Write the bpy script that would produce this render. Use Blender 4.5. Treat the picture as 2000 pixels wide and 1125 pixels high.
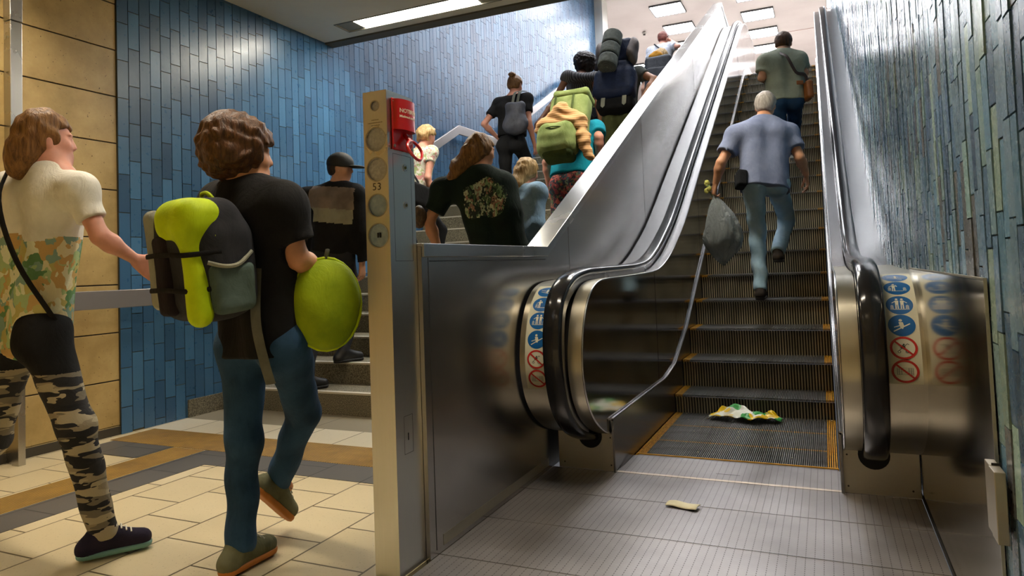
import bpy, math, random
import numpy as np
from mathutils import Vector, Matrix
from mathutils.geometry import tessellate_polygon

random.seed(7)
SC = bpy.context.scene
COL = SC.collection
for _o in list(bpy.data.objects):
    bpy.data.objects.remove(_o)

# ------------------------------------------------------------------ camera
YAW, PITCH, ROLL, FPX, CYPX, CAM_Z = -0.42361, 0.042909, -0.036611, 1352.87, 463.5, 1.03
fw = Vector((math.sin(YAW) * math.cos(PITCH), math.cos(YAW) * math.cos(PITCH), math.sin(PITCH)))
r0 = Vector((math.cos(YAW), -math.sin(YAW), 0.0))
u0 = r0.cross(fw)
rt = r0 * math.cos(ROLL) + u0 * math.sin(ROLL)
up = -r0 * math.sin(ROLL) + u0 * math.cos(ROLL)
cam_data = bpy.data.cameras.new('camera')
cam_data.sensor_fit = 'HORIZONTAL'
cam_data.sensor_width = 36.0
cam_data.lens = FPX / 2000.0 * 36.0
cam_data.shift_y = (CYPX - 562.5) / 2000.0
cam_data.clip_start = 0.05
cam_data.clip_end = 200
cam = bpy.data.objects.new('camera', cam_data)
COL.objects.link(cam)
cam.matrix_world = Matrix(((rt.x, up.x, -fw.x, 0), (rt.y, up.y, -fw.y, 0), (rt.z, up.z, -fw.z, CAM_Z), (0, 0, 0, 1)))
SC.camera = cam

# ------------------------------------------------------------------ world, view
w = bpy.data.worlds.new('world')
SC.world = w
w.use_nodes = True
w.node_tree.nodes['Background'].inputs[0].default_value = (0.9, 0.92, 1.0, 1)
w.node_tree.nodes['Background'].inputs[1].default_value = 0.05
SC.view_settings.view_transform = 'Standard'
SC.view_settings.look = 'None'
SC.view_settings.gamma = 1.0
SC.view_settings.use_curve_mapping = False
SC.view_settings.exposure = 1.15
SC.cycles.use_denoising = True
SC.cycles.max_bounces = 8
SC.cycles.diffuse_bounces = 4
SC.cycles.glossy_bounces = 5
SC.cycles.sample_clamp_indirect = 6.0
SC.cycles.caustics_reflective = False
SC.cycles.caustics_refractive = False
WARM = (1.0, 0.87, 0.69)
COOL = (0.93, 0.95, 1.0)
LOW_EMIT, UP_EMIT, STAIR_EMIT = 44.0, 19.0, 28.0

# ------------------------------------------------------------------ helpers
def lin(c):
    if isinstance(c, str):
        c = [int(c[i:i + 2], 16) / 255 for i in (0, 2, 4)]
    return tuple((v / 12.92 if v <= 0.04045 else ((v + 0.055) / 1.055) ** 2.4) for v in c[:3]) + (1.0,)

MATS = {}
class NT:
    def __init__(self, name):
        self.m = bpy.data.materials.new(name)
        self.m.use_nodes = True
        self.t = self.m.node_tree
        self.b = self.t.nodes['Principled BSDF']
    def n(self, typ, **kw):
        nd = self.t.nodes.new(typ)
        for k, v in kw.items():
            if k.startswith('i_'):
                key = k[2:]
                key = int(key) if key.isdigit() else key.replace('_', ' ')
                self.put(nd.inputs[key], v)
            else:
                setattr(nd, k, v)
        return nd
    def put(self, sock, v):
        if isinstance(v, bpy.types.NodeSocket):
            self.t.links.new(v, sock)
        else:
            sock.default_value = v
    def math(self, op, a, b=0.0, c=0.0):
        nd = self.t.nodes.new('ShaderNodeMath')
        nd.operation = op
        for i, v in enumerate((a, b, c)):
            self.put(nd.inputs[i], v)
        return nd.outputs[0]
    def obj(self, scale=(1, 1, 1), rot=(0, 0, 0), src='Object'):
        tc = self.t.nodes.new('ShaderNodeTexCoord')
        mp = self.n('ShaderNodeMapping')
        mp.inputs['Scale'].default_value = scale
        mp.inputs['Rotation'].default_value = rot
        self.t.links.new(tc.outputs[src], mp.inputs[0])
        return mp.outputs[0]
    def noise(self, vec, scale, detail=3.0, rough=0.55, dist=0.0):
        nd = self.n('ShaderNodeTexNoise')
        self.put(nd.inputs['Vector'], vec)
        nd.inputs['Scale'].default_value = scale
        nd.inputs['Detail'].default_value = detail
        nd.inputs['Roughness'].default_value = rough
        nd.inputs['Distortion'].default_value = dist
        return nd.outputs[0]
    def ramp(self, f, stops, interp='LINEAR'):
        nd = self.n('ShaderNodeValToRGB')
        nd.color_ramp.interpolation = interp
        els = nd.color_ramp.elements
        while len(els) < len(stops):
            els.new(0.5)
        for e, (p, c) in zip(els, stops):
            e.position = p
            e.color = c if len(c) == 4 else tuple(c) + (1,)
        self.put(nd.inputs[0], f)
        return nd.outputs[0]
    def mix(self, f, a, b, mode='MIX'):
        nd = self.n('ShaderNodeMix', data_type='RGBA', blend_type=mode)
        self.put(nd.inputs[0], f)
        self.put(nd.inputs[6], a)
        self.put(nd.inputs[7], b)
        return nd.outputs[2]
    def bump(self, h, strength=0.3, dist=0.01):
        nd = self.n('ShaderNodeBump')
        nd.inputs['Strength'].default_value = strength
        nd.inputs['Distance'].default_value = dist
        self.put(nd.inputs['Height'], h)
        self.t.links.new(nd.outputs[0], self.b.inputs['Normal'])
    def set(self, **kw):
        for k, v in kw.items():
            self.put(self.b.inputs[k.replace('_', ' ')], v)
        return self.m

def cloth(name, col, col2=None, rough=0.9, scale=9.0, bump=0.35):
    if name in MATS:
        return MATS[name]
    t = NT(name)
    c1 = lin(col)
    c2 = lin(col2) if col2 else tuple(v * 0.72 for v in c1[:3]) + (1,)
    v = t.obj()
    f = t.noise(v, scale, 4.0)
    t.set(Base_Color=t.ramp(f, [(0.35, c2), (0.65, c1)]), Roughness=rough, Specular_IOR_Level=0.25)
    g = t.noise(t.obj((1, 1, 0.55)), 14.0, 5.0, 0.6, 1.2)
    t.bump(g, bump, 0.02)
    MATS[name] = t.m
    return t.m

def plain(name, col, rough=0.5, metal=0.0, **kw):
    if name in MATS:
        return MATS[name]
    t = NT(name)
    t.set(Base_Color=lin(col), Roughness=rough, Metallic=metal, **kw)
    MATS[name] = t.m
    return t.m

def steel(name, base=(0.56, 0.54, 0.51), rough=0.27, streak=(1, 1, 40), bump=0.04, smudge=0.10, aniso=0.0):
    t = NT(name)
    v = t.obj(streak)
    s = t.noise(v, 9.0, 4.0, 0.6)
    sm = t.noise(t.obj(), 2.3, 5.0, 0.6)
    c = t.mix(t.math('MULTIPLY', s, 0.5), tuple(base) + (1,), tuple(b * 0.78 for b in base) + (1,))
    c = t.mix(t.math('MULTIPLY', sm, 0.25), c, tuple(b * 0.6 for b in base) + (1,))
    r = t.math('ADD', t.math('MULTIPLY', sm, smudge * 2), rough - smudge)
    t.set(Base_Color=c, Metallic=1.0, Roughness=r, Anisotropic=aniso)
    if bump: t.bump(s, bump, 0.004)
    MATS[name] = t.m
    return t.m

def emis(name, col, strength):
    t = NT(name)
    t.set(Base_Color=(0, 0, 0, 1), Emission_Color=tuple(col) + (1,), Emission_Strength=strength)
    MATS[name] = t.m
    return t.m

class MB:
    """collects verts and faces, builds one mesh object"""
    def __init__(self):
        self.v, self.f, self.mi = [], [], []
    def face(self, pts, mi=0):
        i = len(self.v)
        self.v += [tuple(p) for p in pts]
        self.f.append(tuple(range(i, i + len(pts))))
        self.mi.append(mi)
    def box(self, x0, x1, y0, y1, z0, z1, mi=0, M=None):
        P = [Vector((x, y, z)) for x in (x0, x1) for y in (y0, y1) for z in (z0, z1)]
        if M is not None:
            P = [M @ p for p in P]
        i = len(self.v)
        self.v += [tuple(p) for p in P]
        for q in ((0, 1, 3, 2), (4, 6, 7, 5), (0, 4, 5, 1), (2, 3, 7, 6), (0, 2, 6, 4), (1, 5, 7, 3)):
            self.f.append(tuple(i + k for k in q))
            self.mi.append(mi)
        return self
    def strip(self, A, B, mi=0, closed=False):
        i = len(self.v)
        n = len(A)
        self.v += [tuple(p) for p in A] + [tuple(p) for p in B]
        for k in range(n if closed else n - 1):
            k2 = (k + 1) % n
            self.f.append((i + k, i + k2, i + n + k2, i + n + k))
            self.mi.append(mi)
        return self
    def grid(self, rows, mi=0, closed=False):
        i = len(self.v)
        n = len(rows[0])
        for r in rows:
            self.v += [tuple(p) for p in r]
        for a in range(len(rows) - 1):
            for k in range(n if closed else n - 1):
                k2 = (k + 1) % n
                self.f.append((i + a * n + k, i + a * n + k2, i + (a + 1) * n + k2, i + (a + 1) * n + k))
                self.mi.append(mi)
        return self
    def prism(self, poly, fn, t0, t1, mi=0):
        """closed polygon extruded; fn(p2, t) -> 3D"""
        A = [Vector(fn(p, t0)) for p in poly]
        B = [Vector(fn(p, t1)) for p in poly]
        self.strip(A, B, mi, True)
        for L in (A, B):
            tri = tessellate_polygon([[Vector((p[0], p[1], 0)) for p in poly]])
            i = len(self.v)
            self.v += [tuple(p) for p in L]
            for t in tri:
                self.f.append(tuple(i + k for k in t))
                self.mi.append(mi)
        return self
    def tube(self, path, r, n=10, mi=0, cap=True, ry=None):
        path = [Vector(p) for p in path]
        rows = []
        prev = None
        for k, p in enumerate(path):
            d = (path[min(k + 1, len(path) - 1)] - path[max(k - 1, 0)]).normalized()
            a = prev if prev is not None else (Vector((1, 0, 0)) if abs(d.x) < 0.9 else Vector((0, 0, 1)))
            u = (a - d * a.dot(d)).normalized()
            prev = u
            q = d.cross(u)
            rr = r[k] if isinstance(r, (list, tuple)) else r
            r2 = rr if ry is None else ry
            rows.append([p + u * (rr * math.cos(2 * math.pi * j / n)) + q * (r2 * math.sin(2 * math.pi * j / n)) for j in range(n)])
        self.grid(rows, mi, True)
        if cap:
            self.face(rows[0], mi)
            self.face(rows[-1], mi)
        return self
    def disc(self, c, ax, r, n=28, mi=0, depth=0.0):
        ax = Vector(ax).normalized()
        u = ax.orthogonal().normalized()
        q = ax.cross(u)
        P = [Vector(c) + (u * math.cos(2 * math.pi * j / n) + q * math.sin(2 * math.pi * j / n)) * r for j in range(n)]
        self.face(P, mi)
        if depth:
            Q = [p - ax * depth for p in P]
            self.strip(P, Q, mi, True)
            self.face(Q, mi)
        return self
    def build(self, name, mats, parent=None, smooth=False, bevel=0.0, solid=0.0, merge=False, sub=0, angle=35):
        me = bpy.data.meshes.new(name)
        me.from_pydata(self.v, [], self.f)
        mats = mats if isinstance(mats, (list, tuple)) else [mats]
        for m in mats:
            me.materials.append(m)
        if len(mats) > 1:
            me.polygons.foreach_set('material_index', self.mi)
        if merge or bevel or sub or smooth:
            import bmesh
            b = bmesh.new()
            b.from_mesh(me)
            bmesh.ops.remove_doubles(b, verts=b.verts, dist=0.0002)
            bmesh.ops.recalc_face_normals(b, faces=b.faces)
            b.to_mesh(me)
            b.free()
        if smooth:
            me.shade_smooth()
            try:
                me.set_sharp_from_angle(angle=math.radians(angle))
            except Exception:
                pass
        o = bpy.data.objects.new(name, me)
        COL.objects.link(o)
        if parent is not None:
            o.parent = parent
            o.matrix_parent_inverse = Matrix.Translation(parent_loc(parent)).inverted()
        if solid:
            md = o.modifiers.new('solid', 'SOLIDIFY')
            md.thickness = solid
            md.offset = -1
        if bevel:
            md = o.modifiers.new('bevel', 'BEVEL')
            md.width = bevel
            md.segments = 2
            md.limit_method = 'ANGLE'
        if sub:
            md = o.modifiers.new('sub', 'SUBSURF')
            md.levels = md.render_levels = sub
        return o

def parent_loc(p):
    return Vector(p.location) if p.type == 'EMPTY' else Vector((0, 0, 0))

def parented(o, parent):
    o.parent = parent
    o.matrix_parent_inverse = Matrix.Translation(parent_loc(parent)).inverted()
    return o

def thing(name, label, cat, loc=(0, 0, 0), group=None):
    o = bpy.data.objects.new(name, None)
    COL.objects.link(o)
    o.location = loc
    o.empty_display_size = 0.1
    return tag(o, label, cat, group)

def tag(o, label=None, cat=None, group=None, kind=None):
    if label: o['label'] = label
    if cat: o['category'] = cat
    if group: o['group'] = group
    if kind: o['kind'] = kind
    return o

def struct(o, label=None):
    o['kind'] = 'structure'
    if label:
        o['label'] = label
        o['category'] = label.split()[-1]
    return o

def text_obj(body, size, M, mat, name, parent, depth=0.0004, bold=0.0, align='CENTER', spacing=1.0):
    cu = bpy.data.curves.new(name, 'FONT')
    cu.body = body
    cu.size = size
    cu.align_x = align
    cu.align_y = 'CENTER'
    cu.extrude = depth
    cu.offset = bold
    cu.space_character = spacing
    tmp = bpy.data.objects.new('tmp', cu)
    COL.objects.link(tmp)
    dg = bpy.context.evaluated_depsgraph_get()
    me = bpy.data.meshes.new_from_object(tmp.evaluated_get(dg))
    bpy.data.objects.remove(tmp)
    me.transform(M)
    me.materials.clear()
    me.materials.append(mat)
    o = bpy.data.objects.new(name, me)
    COL.objects.link(o)
    if parent is not None:
        parented(o, parent)
    return o

# ------------------------------------------------------------------ materials of the place
def tile_mat(name, rough, bumpy):
    t = NT(name)
    a = t.n('ShaderNodeAttribute', attribute_name='tint')
    v = t.obj()
    f = t.noise(v, 14.0, 5.0, 0.6)
    c = t.mix(t.math('MULTIPLY', f, 0.16), a.outputs['Color'], (0.30, 0.34, 0.33, 1), 'MULTIPLY')
    rr = t.math('ADD', t.math('MULTIPLY', t.noise(v, 30.0, 3.0), 0.22), rough)
    t.set(Base_Color=c, Roughness=rr, Specular_IOR_Level=0.6)
    t.bump(t.noise(v, 22.0, 3.0, 0.5), bumpy, 0.003)
    return t.m
M_BLUE = tile_mat('blue_glazed_tile', 0.20, 0.10)
M_SEA = tile_mat('sea_green_glazed_tile', 0.16, 0.12)
M_GROUT = plain('brown_grout', '62583F', 0.9)
M_GROUT2 = plain('dark_grout', '2C2B22', 0.9)
M_STEEL = steel('brushed_steel', streak=(30, 30, 1), rough=0.27)
M_STEEL_P = steel('brushed_steel_panel', base=(0.50, 0.475, 0.44), streak=(1, 6, 1), rough=0.25, smudge=0.05, bump=0.0)
M_STEEL_D = steel('dull_steel', base=(0.46, 0.43, 0.35), streak=(8, 8, 8), rough=0.42, smudge=0.12, bump=0.1)
M_DECK = steel('polished_deck_steel', base=(0.56, 0.55, 0.55), streak=(3, 1, 1), rough=0.26, smudge=0.03, bump=0.0)
M_COWL = steel('brushed_cowl_steel', base=(0.60, 0.56, 0.45), streak=(60, 1, 1), rough=0.30, smudge=0.03, bump=0.006)
M_MIRROR = steel('mirror_dark_steel', base=(0.52, 0.50, 0.48), streak=(1, 1, 1), rough=0.10, smudge=0.03, bump=0.01)
M_SKIRT = steel('skirt_steel', base=(0.26, 0.25, 0.24), streak=(1, 1, 20), rough=0.25, smudge=0.06)
M_RUBBER = NT('black_handrail_rubber').set(Base_Color=(0.010, 0.010, 0.012, 1), Roughness=0.16, Specular_IOR_Level=0.5)
M_BLACK = plain('black_gap', '0C0B0A', 0.8)
M_DARK = plain('dark_base', '26221C', 0.6)

t = NT('tan_stone_panel')
v = t.obj()
f = t.noise(v, 3.0, 8.0, 0.65)
sp = t.noise(v, 60.0, 2.0)
c = t.ramp(f, [(0.3, lin('A08650')), (0.55, lin('BDA168')), (0.75, lin('CFB67C'))])
c = t.mix(t.math('GREATER_THAN', sp, 0.72), c, lin('5E4A26'))
M_TAN = t.set(Base_Color=c, Roughness=0.42)
t.bump(sp, 0.08, 0.002)

t = NT('plaster_ceiling')
f = t.noise(t.obj(), 1.3, 5.0)
M_CEIL = t.set(Base_Color=t.ramp(f, [(0.35, lin('D2CDC0')), (0.65, lin('DEDACE'))]), Roughness=0.75)
t = NT('upper_ceiling_paint')
f = t.noise(t.obj(), 0.8, 4.0)
M_CEIL2 = t.set(Base_Color=t.ramp(f, [(0.35, lin('AEA2A0')), (0.65, lin('B9AEAC'))]), Roughness=0.6)
M_WHITE = plain('white_trim', 'D9D6CF', 0.5)

def checker_cells(t, vec_out, wx, wy, offs):
    """returns (gap mask, cell random) for columns wx wide, tiles wy long, every second column shifted"""
    s = t.n('ShaderNodeSeparateXYZ')
    t.put(s.inputs[0], vec_out)
    x = t.math('DIVIDE', s.outputs[0], wx)
    col = t.math('FLOOR', x)
    y = t.math('ADD', t.math('DIVIDE', s.outputs[1], wy), t.math('MULTIPLY', col, offs))
    fx = t.math('FRACT', x)
    fy = t.math('FRACT', y)
    row = t.math('FLOOR', y)
    gx, gy = 0.0042 / wx, 0.0042 / wy
    ex = t.math('MINIMUM', fx, t.math('SUBTRACT', 1.0, fx))
    ey = t.math('MINIMUM', fy, t.math('SUBTRACT', 1.0, fy))
    g = t.math('MAXIMUM', t.math('LESS_THAN', ex, gx), t.math('LESS_THAN', ey, gy))
    cb = t.n('ShaderNodeCombineXYZ')
    t.put(cb.inputs[0], col)
    t.put(cb.inputs[1], row)
    wn = t.n('ShaderNodeTexWhiteNoise', noise_dimensions='2D')
    t.put(wn.inputs['Vector'], cb.outputs[0])
    return g, wn.outputs[0]

def floor_mat(name, c1, c2, wx, wy, offs, ox, oy, rough=0.38, grout='584B30'):
    t = NT(name)
    mp = t.n('ShaderNodeMapping')
    mp.inputs['Location'].default_value = (-ox, -oy, 0)
    tc = t.n('ShaderNodeTexCoord')
    t.t.links.new(tc.outputs['Object'], mp.inputs[0])
    g, rnd = checker_cells(t, mp.outputs[0], wx, wy, offs)
    v = t.obj()
    sp = t.noise(v, 90.0, 2.0, 0.6)
    st = t.noise(v, 1.6, 6.0, 0.6)
    c = t.mix(rnd, lin(c1), lin(c2))
    c = t.mix(t.math('MULTIPLY', st, 0.35), c, tuple(x * 0.7 for x in lin(c2)[:3]) + (1,))
    c = t.mix(t.math('MULTIPLY', t.math('GREATER_THAN', sp, 0.66), 0.35), c, lin('6A5C40'))
    c = t.mix(g, c, lin(grout))
    t.set(Base_Color=c, Roughness=rough)
    t.bump(t.math('SUBTRACT', 1.0, g), 0.4, 0.003)
    return t.m
M_CREAM = floor_mat('cream_floor_tile', 'D2C4A2', 'C6B792', 0.3185, 0.325, 0.5, -1.82, 1.985)
M_SLATE = floor_mat('dark_grey_floor_tile', '4E4C49', '575450', 0.3185, 0.325, 0.5, -1.82, 2.815, 0.5, '2A2826')
def ribbed_yellow(name, axis):
    t = NT(name)
    s = t.n('ShaderNodeSeparateXYZ')
    t.put(s.inputs[0], t.obj())
    k = t.math('SINE', t.math('MULTIPLY', s.outputs[axis], 2 * math.pi / 0.016))
    f = t.noise(t.obj(), 5.0, 6.0, 0.65)
    c = t.ramp(f, [(0.3, lin('7E5C17')), (0.6, lin('A87F22')), (0.8, lin('B58F38'))])
    c = t.mix(t.math('LESS_THAN', k, -0.5), c, lin('60460F'))
    t.set(Base_Color=c, Roughness=0.6)
    t.bump(k, 0.7, 0.004)
    return t.m
M_TACT = ribbed_yellow('yellow_tactile_cross', 0)
M_TACT2 = ribbed_yellow('yellow_tactile_guide', 0)
t = NT('concrete_step')
v = t.obj()
f = t.noise(v, 160.0, 3.0, 0.7)
g = t.noise(v, 2.0, 4.0)
c = t.ramp(f, [(0.38, lin('2E2A1E')), (0.5, lin('6B6552')), (0.66, lin('A39B84'))])
c = t.mix(t.math('MULTIPLY', g, 0.3), c, lin('4A4433'))
M_STEP = t.set(Base_Color=c, Roughness=0.7)
t.bump(f, 0.2, 0.003)
M_NOSING = plain('pale_nosing', 'BEB8A8', 0.6)
M_CONC = floor_mat('concrete_strip', '8E8570', '857C68', 1.2, 0.6, 0.0, -4.4, 3.71, 0.6, '5A523F')

# ------------------------------------------------------------------ tiled walls
def tile_wall(name, X, side, y0, y1, z0, z1, tw, th, gap, mat, grout, palette, rnd_len, tilt, proud):
    V, F, C, MI = [], [], [], []
    ncol = int((y1 - y0) / tw)
    for i in range(ncol + 1):
        a = y0 + i * tw
        b = min(a + tw - gap, y1)
        if b - a < 0.01:
            continue
        z = z0 - random.random() * th
        base = proud * random.random()
        while z < z1:
            h = th * (1 + rnd_len * (random.random() - 0.5))
            zz0, zz1 = max(z, z0), min(z + h - gap, z1)
            z += h
            if zz1 - zz0 < 0.01:
                continue
            d = 0.005 + base + proud * .25 * random.random()
            ty, tz = tilt * (random.random() - .5), tilt * (random.random() - .5) * 0.5
            k = len(V)
            for (yy, zv, s, q) in ((a, zz0, -1, -1), (b, zz0, 1, -1), (b, zz1, 1, 1), (a, zz1, -1, 1)):
                dd = d + s * ty * tw / 2 + q * tz * h / 2
                V.append((X + side * dd, yy, zv))
            for (yy, zv) in ((a, zz0), (b, zz0), (b, zz1), (a, zz1)):
                V.append((X - side * 0.004, yy, zv))
            fs = [(k, k + 1, k + 2, k + 3)] + [(k + j, k + 4 + j, k + 4 + (j + 1) % 4, k + (j + 1) % 4) for j in range(4)]
            if side < 0:
                fs = [tuple(reversed(q)) for q in fs]
            F += fs
            p = random.choice(palette)
            s = (1.0 if side > 0 else 1.12) + (random.random() - .5) * (0.24 if side > 0 else 0.6)
            cc = tuple(min(1, x * s) for x in lin(p)[:3]) + (1,)
            C += [cc] * 5
            MI += [0] * 5
    k = len(V)
    V += [(X, y0, z0), (X, y1, z0), (X, y1, z1), (X, y0, z1)]
    V += [(X - side * 0.2, y0, z0), (X - side * 0.2, y1, z0), (X - side * 0.2, y1, z1), (X - side * 0.2, y0, z1)]
    F += [(k, k + 1, k + 2, k + 3), (k + 4, k + 5, k + 6, k + 7), (k, k + 4, k + 7, k + 3), (k + 1, k + 5, k + 6, k + 2), (k + 3, k + 2, k + 6, k + 7), (k, k + 1, k + 5, k + 4)]
    C += [(0.1, 0.1, 0.1, 1)] * 6
    MI += [1] * 6
    me = bpy.data.meshes.new(name)
    me.from_pydata(V, [], F)
    at = me.attributes.new('tint', 'FLOAT_COLOR', 'FACE')
    at.data.foreach_set('color', np.array(C, dtype=np.float32).ravel())
    me.materials.append(mat)
    me.materials.append(grout)
    me.polygons.foreach_set('material_index', MI)
    o = bpy.data.objects.new(name, me)
    COL.objects.link(o)
    return struct(o)

tile_wall('wall_left', -4.384, 1, 3.20, 14.57, 0.0, 6.9, 0.0862, 0.265, 0.0055, M_BLUE, M_GROUT,
          ['3C658A', '375D80', '416C92', '33577A', '467298', '3A6285'], 0.0, 0.022, 0.0015)
tile_wall('wall_right', 0.337, -1, 0.55, 14.6, 0.0, 6.9, 0.054, 0.205, 0.004, M_SEA, M_GROUT2,
          ['5C7484', '54708A', '68828E', '4C6880', '75908F', '48607A', '627C8C', '80968C', '40566C', '587A90', '6A8498', '56585A'], 0.25, 0.05, 0.0035)

# tan stone wall, seven courses
mb = MB()
zs = [-0.26, 0.06, 0.365, 0.685, 1.008, 1.33, 1.653, 1.976, 2.30, 2.624, 2.948, 3.3]
for i in range(len(zs) - 1):
    a, b = zs[i], zs[i + 1]
    for (ya, yb) in ((2.552, 3.198), (1.35, 2.545), (0.15, 1.345), (-1.05, 0.145), (-2.25, -1.055), (-3.45, -2.255), (-4.65, -3.455), (-6, -4.655)):
        mb.box(-4.5, -4.392, ya + 0.002, yb - 0.002, max(0.06, a + 0.004), b - 0.004)
struct(mb.build('wall_tan_stone', M_TAN, bevel=0.002))
struct(MB().box(-4.6, -4.402, -6, 3.2, 0, 3.3).build('wall_tan_backing', M_DARK))
struct(MB().box(-4.5, -4.385, -6, 3.198, 0, 0.056).build('baseboard_left', plain('dark_skirting', '3A352B', 0.5), bevel=0.002))
# hall behind the camera
M_CREAMW = plain('cream_plaster', 'D8D0B6', 0.6)
struct(MB().box(-4.6, 4.2, -6.2, -6.0, 0, 3.3).build('wall_back', M_CREAMW))
struct(MB().box(4.0, 4.2, -6.0, 0.55, 0, 3.3).build('wall_far_right', M_CREAMW))
struct(MB().box(0.36, 4.0, 0.35, 0.55, 0, 3.3).build('wall_return', M_CREAMW))

# floors
struct(MB().box(-4.6, -1.345, -6, 3.39, -0.1, 0).build('floor', M_CREAM))
struct(MB().box(-1.345, 4.2, -6, 1.42, -0.1, 0).build('floor_near_hall', M_CREAM))
struct(MB().box(-4.39, -1.46, 3.39, 3.72, -0.1, 0.0).build('floor_white_row', floor_mat('white_floor_tile', 'D6CDB8', 'CDC4AC', 0.3185, 0.33, 0.0, -1.82, 3.39)))
struct(MB().box(-4.39, -1.46, 3.72, 4.10, -0.1, 0.0).build('floor_concrete_strip', M_CONC))
def inlay(name, boxes, mat, label, cat, group=None):
    mb = MB()
    for (a, b, c, d) in boxes:
        mb.box(a, b, c, d, -0.02, 0.0022)
    return tag(mb.build(name, mat), label, cat, group)
o = inlay('trim_tactile_crossing', [(-4.30, -1.46, 3.06, 3.39)], M_TACT, None, None); struct(o)
o = inlay('trim_tactile_guide', [(-3.70, -3.45, -6, 3.05)], M_TACT2, None, None); struct(o)
o = inlay('trim_dark_tiles', [(-3.44, -1.46, 2.82, 3.055), (-3.44, -3.19, -6, 2.82), (-4.26, -3.71, 2.80, 3.055)], M_SLATE, None, None); struct(o)

# upper hall
struct(MB().box(-12, 8, 12.62, 30, 3.9, 3.995).build('floor_upper', floor_mat('upper_floor_tile', 'D3CFC6', 'C9C4B9', 0.6, 0.6, 0.5, 0, 0)))
struct(MB().box(-12, 8, 5.535, 30.2, 6.9, 7.0).build('ceiling_upper', M_CEIL2))
struct(MB().box(-12, 8, 30, 30.2, 3.9, 6.9).build('wall_upper_back', M_CEIL2))
struct(MB().box(-12.2, -12, 14, 30, 3.9, 6.9).build('wall_upper_left', M_CEIL2))
struct(MB().box(-12, -4.6, 14.3, 14.57, 3.9, 6.9).build('wall_upper_front', M_CEIL2))
struct(MB().box(8, 8.2, 14, 30, 3.9, 6.9).build('wall_upper_right', M_CEIL2))
struct(MB().box(0.56, 8, 14.4, 14.6, 3.9, 6.9).build('wall_upper_front_right', M_CEIL2))
struct(MB().box(-4.62, -4.20, 14.574, 15.0, 3.99, 6.9).build('trim_wall_end', M_WHITE))
# ceiling joint line
struct(MB().box(-2.2, 8, 19.3, 19.32, 6.893, 6.899).build('trim_ceiling_joint', plain('joint', 'A8857C', 0.7)))

# lower ceiling and the beam above the opening
LAMPS = [(-3.1875, 5.16, 'visible'), (-1.15, 5.16, 'above the foot of the escalator'), (-3.2, 2.1, 'beside the stone wall'), (-0.9, 2.1, 'above the metal landing plates'),
         (-3.2, -0.9, 'behind the viewer near the stone wall'), (-0.9, -0.9, 'behind the viewer in the middle'), (1.6, -2.2, 'in the corner of the lower hall'), (-3.2, -3.8, 'at the far end by the stone wall'), (-0.9, -3.8, 'at the far end in the middle')]
def plate_with_holes(m, X0, X1, Y0, Y1, Z0, Z1, holes):
    xs = sorted({X0, X1} | {v for h in holes for v in h[:2]})
    ys = sorted({Y0, Y1} | {v for h in holes for v in h[2:]})
    for a, b in zip(ys[:-1], ys[1:]):
        run = None
        for c, d in zip(xs[:-1], xs[1:]):
            mx, my = (c + d) / 2, (a + b) / 2
            hole = any(h[0] < mx < h[1] and h[2] < my < h[3] for h in holes)
            if hole:
                if run: m.box(run[0], run[1], a, b, Z0, Z1)
                run = None
            else:
                run = (run[0], d) if run else (c, d)
        if run: m.box(run[0], run[1], a, b, Z0, Z1)
holes = [(x - .7975, x + .7975, y - .115, y + .115) for x, y, _ in LAMPS]
mb = MB()
plate_with_holes(mb, -4.6, 4.2, -6.2, 5.40, 3.3, 3.42, holes)
struct(mb.build('ceiling', M_CEIL))
struct(MB().box(-4.6, 4.2, -6.2, 5.40, 3.56, 3.7).build('ceiling_void', M_BLACK))
struct(MB().box(-4.38, 0.33, 5.405, 5.535, 3.285, 6.9).build('ceiling_beam', plain('beam_paint', '57544B', 0.7)))
fm = plain('light_frame', '6A675C', 0.5)
endm = plain('light_end', '8D8878', 0.5)
M_LOW = emis('warm_tube_light', WARM, LOW_EMIT)
for (lx, ly, place) in LAMPS:
    vis = place == 'visible'
    flush = ly > 5
    lab = 'long recessed fluorescent light glowing white in the low ceiling above the stairs' if vis else 'long recessed warm ceiling light ' + place
    lt = thing('ceiling_light', lab, 'ceiling light', (lx, ly, 3.3), 'recessed strip lights of the lower hall')
    a, b, c, d = lx - .7975, lx + .7975, ly - .115, ly + .115
    zt = 3.335 if flush else 3.53
    mb = MB()
    mb.box(a, a + .012, c, d, 3.294, zt); mb.box(b - .012, b, c, d, 3.294, zt)
    mb.box(a + .012, b - .012, c, c + .012, 3.294, zt); mb.box(a + .012, b - .012, d - .012, d, 3.294, zt)
    mb.build('frame', fm, lt)
    MB().box(a + .012, a + .195, c + .012, d - .012, 3.305, 3.315).build('end_plate', endm, lt)
    MB().box(b - .195, b - .012, c + .012, d - .012, 3.305, 3.315).build('end_plate', endm, lt)
    MB().box(a + .20, b - .20, c + .015, d - .015, 3.303 if flush else zt - .022, 3.312 if flush else zt - .012).build('diffuser', emis('tube_light', (1.0, 0.93, 0.78), STAIR_EMIT) if flush else M_LOW, lt)

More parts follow.
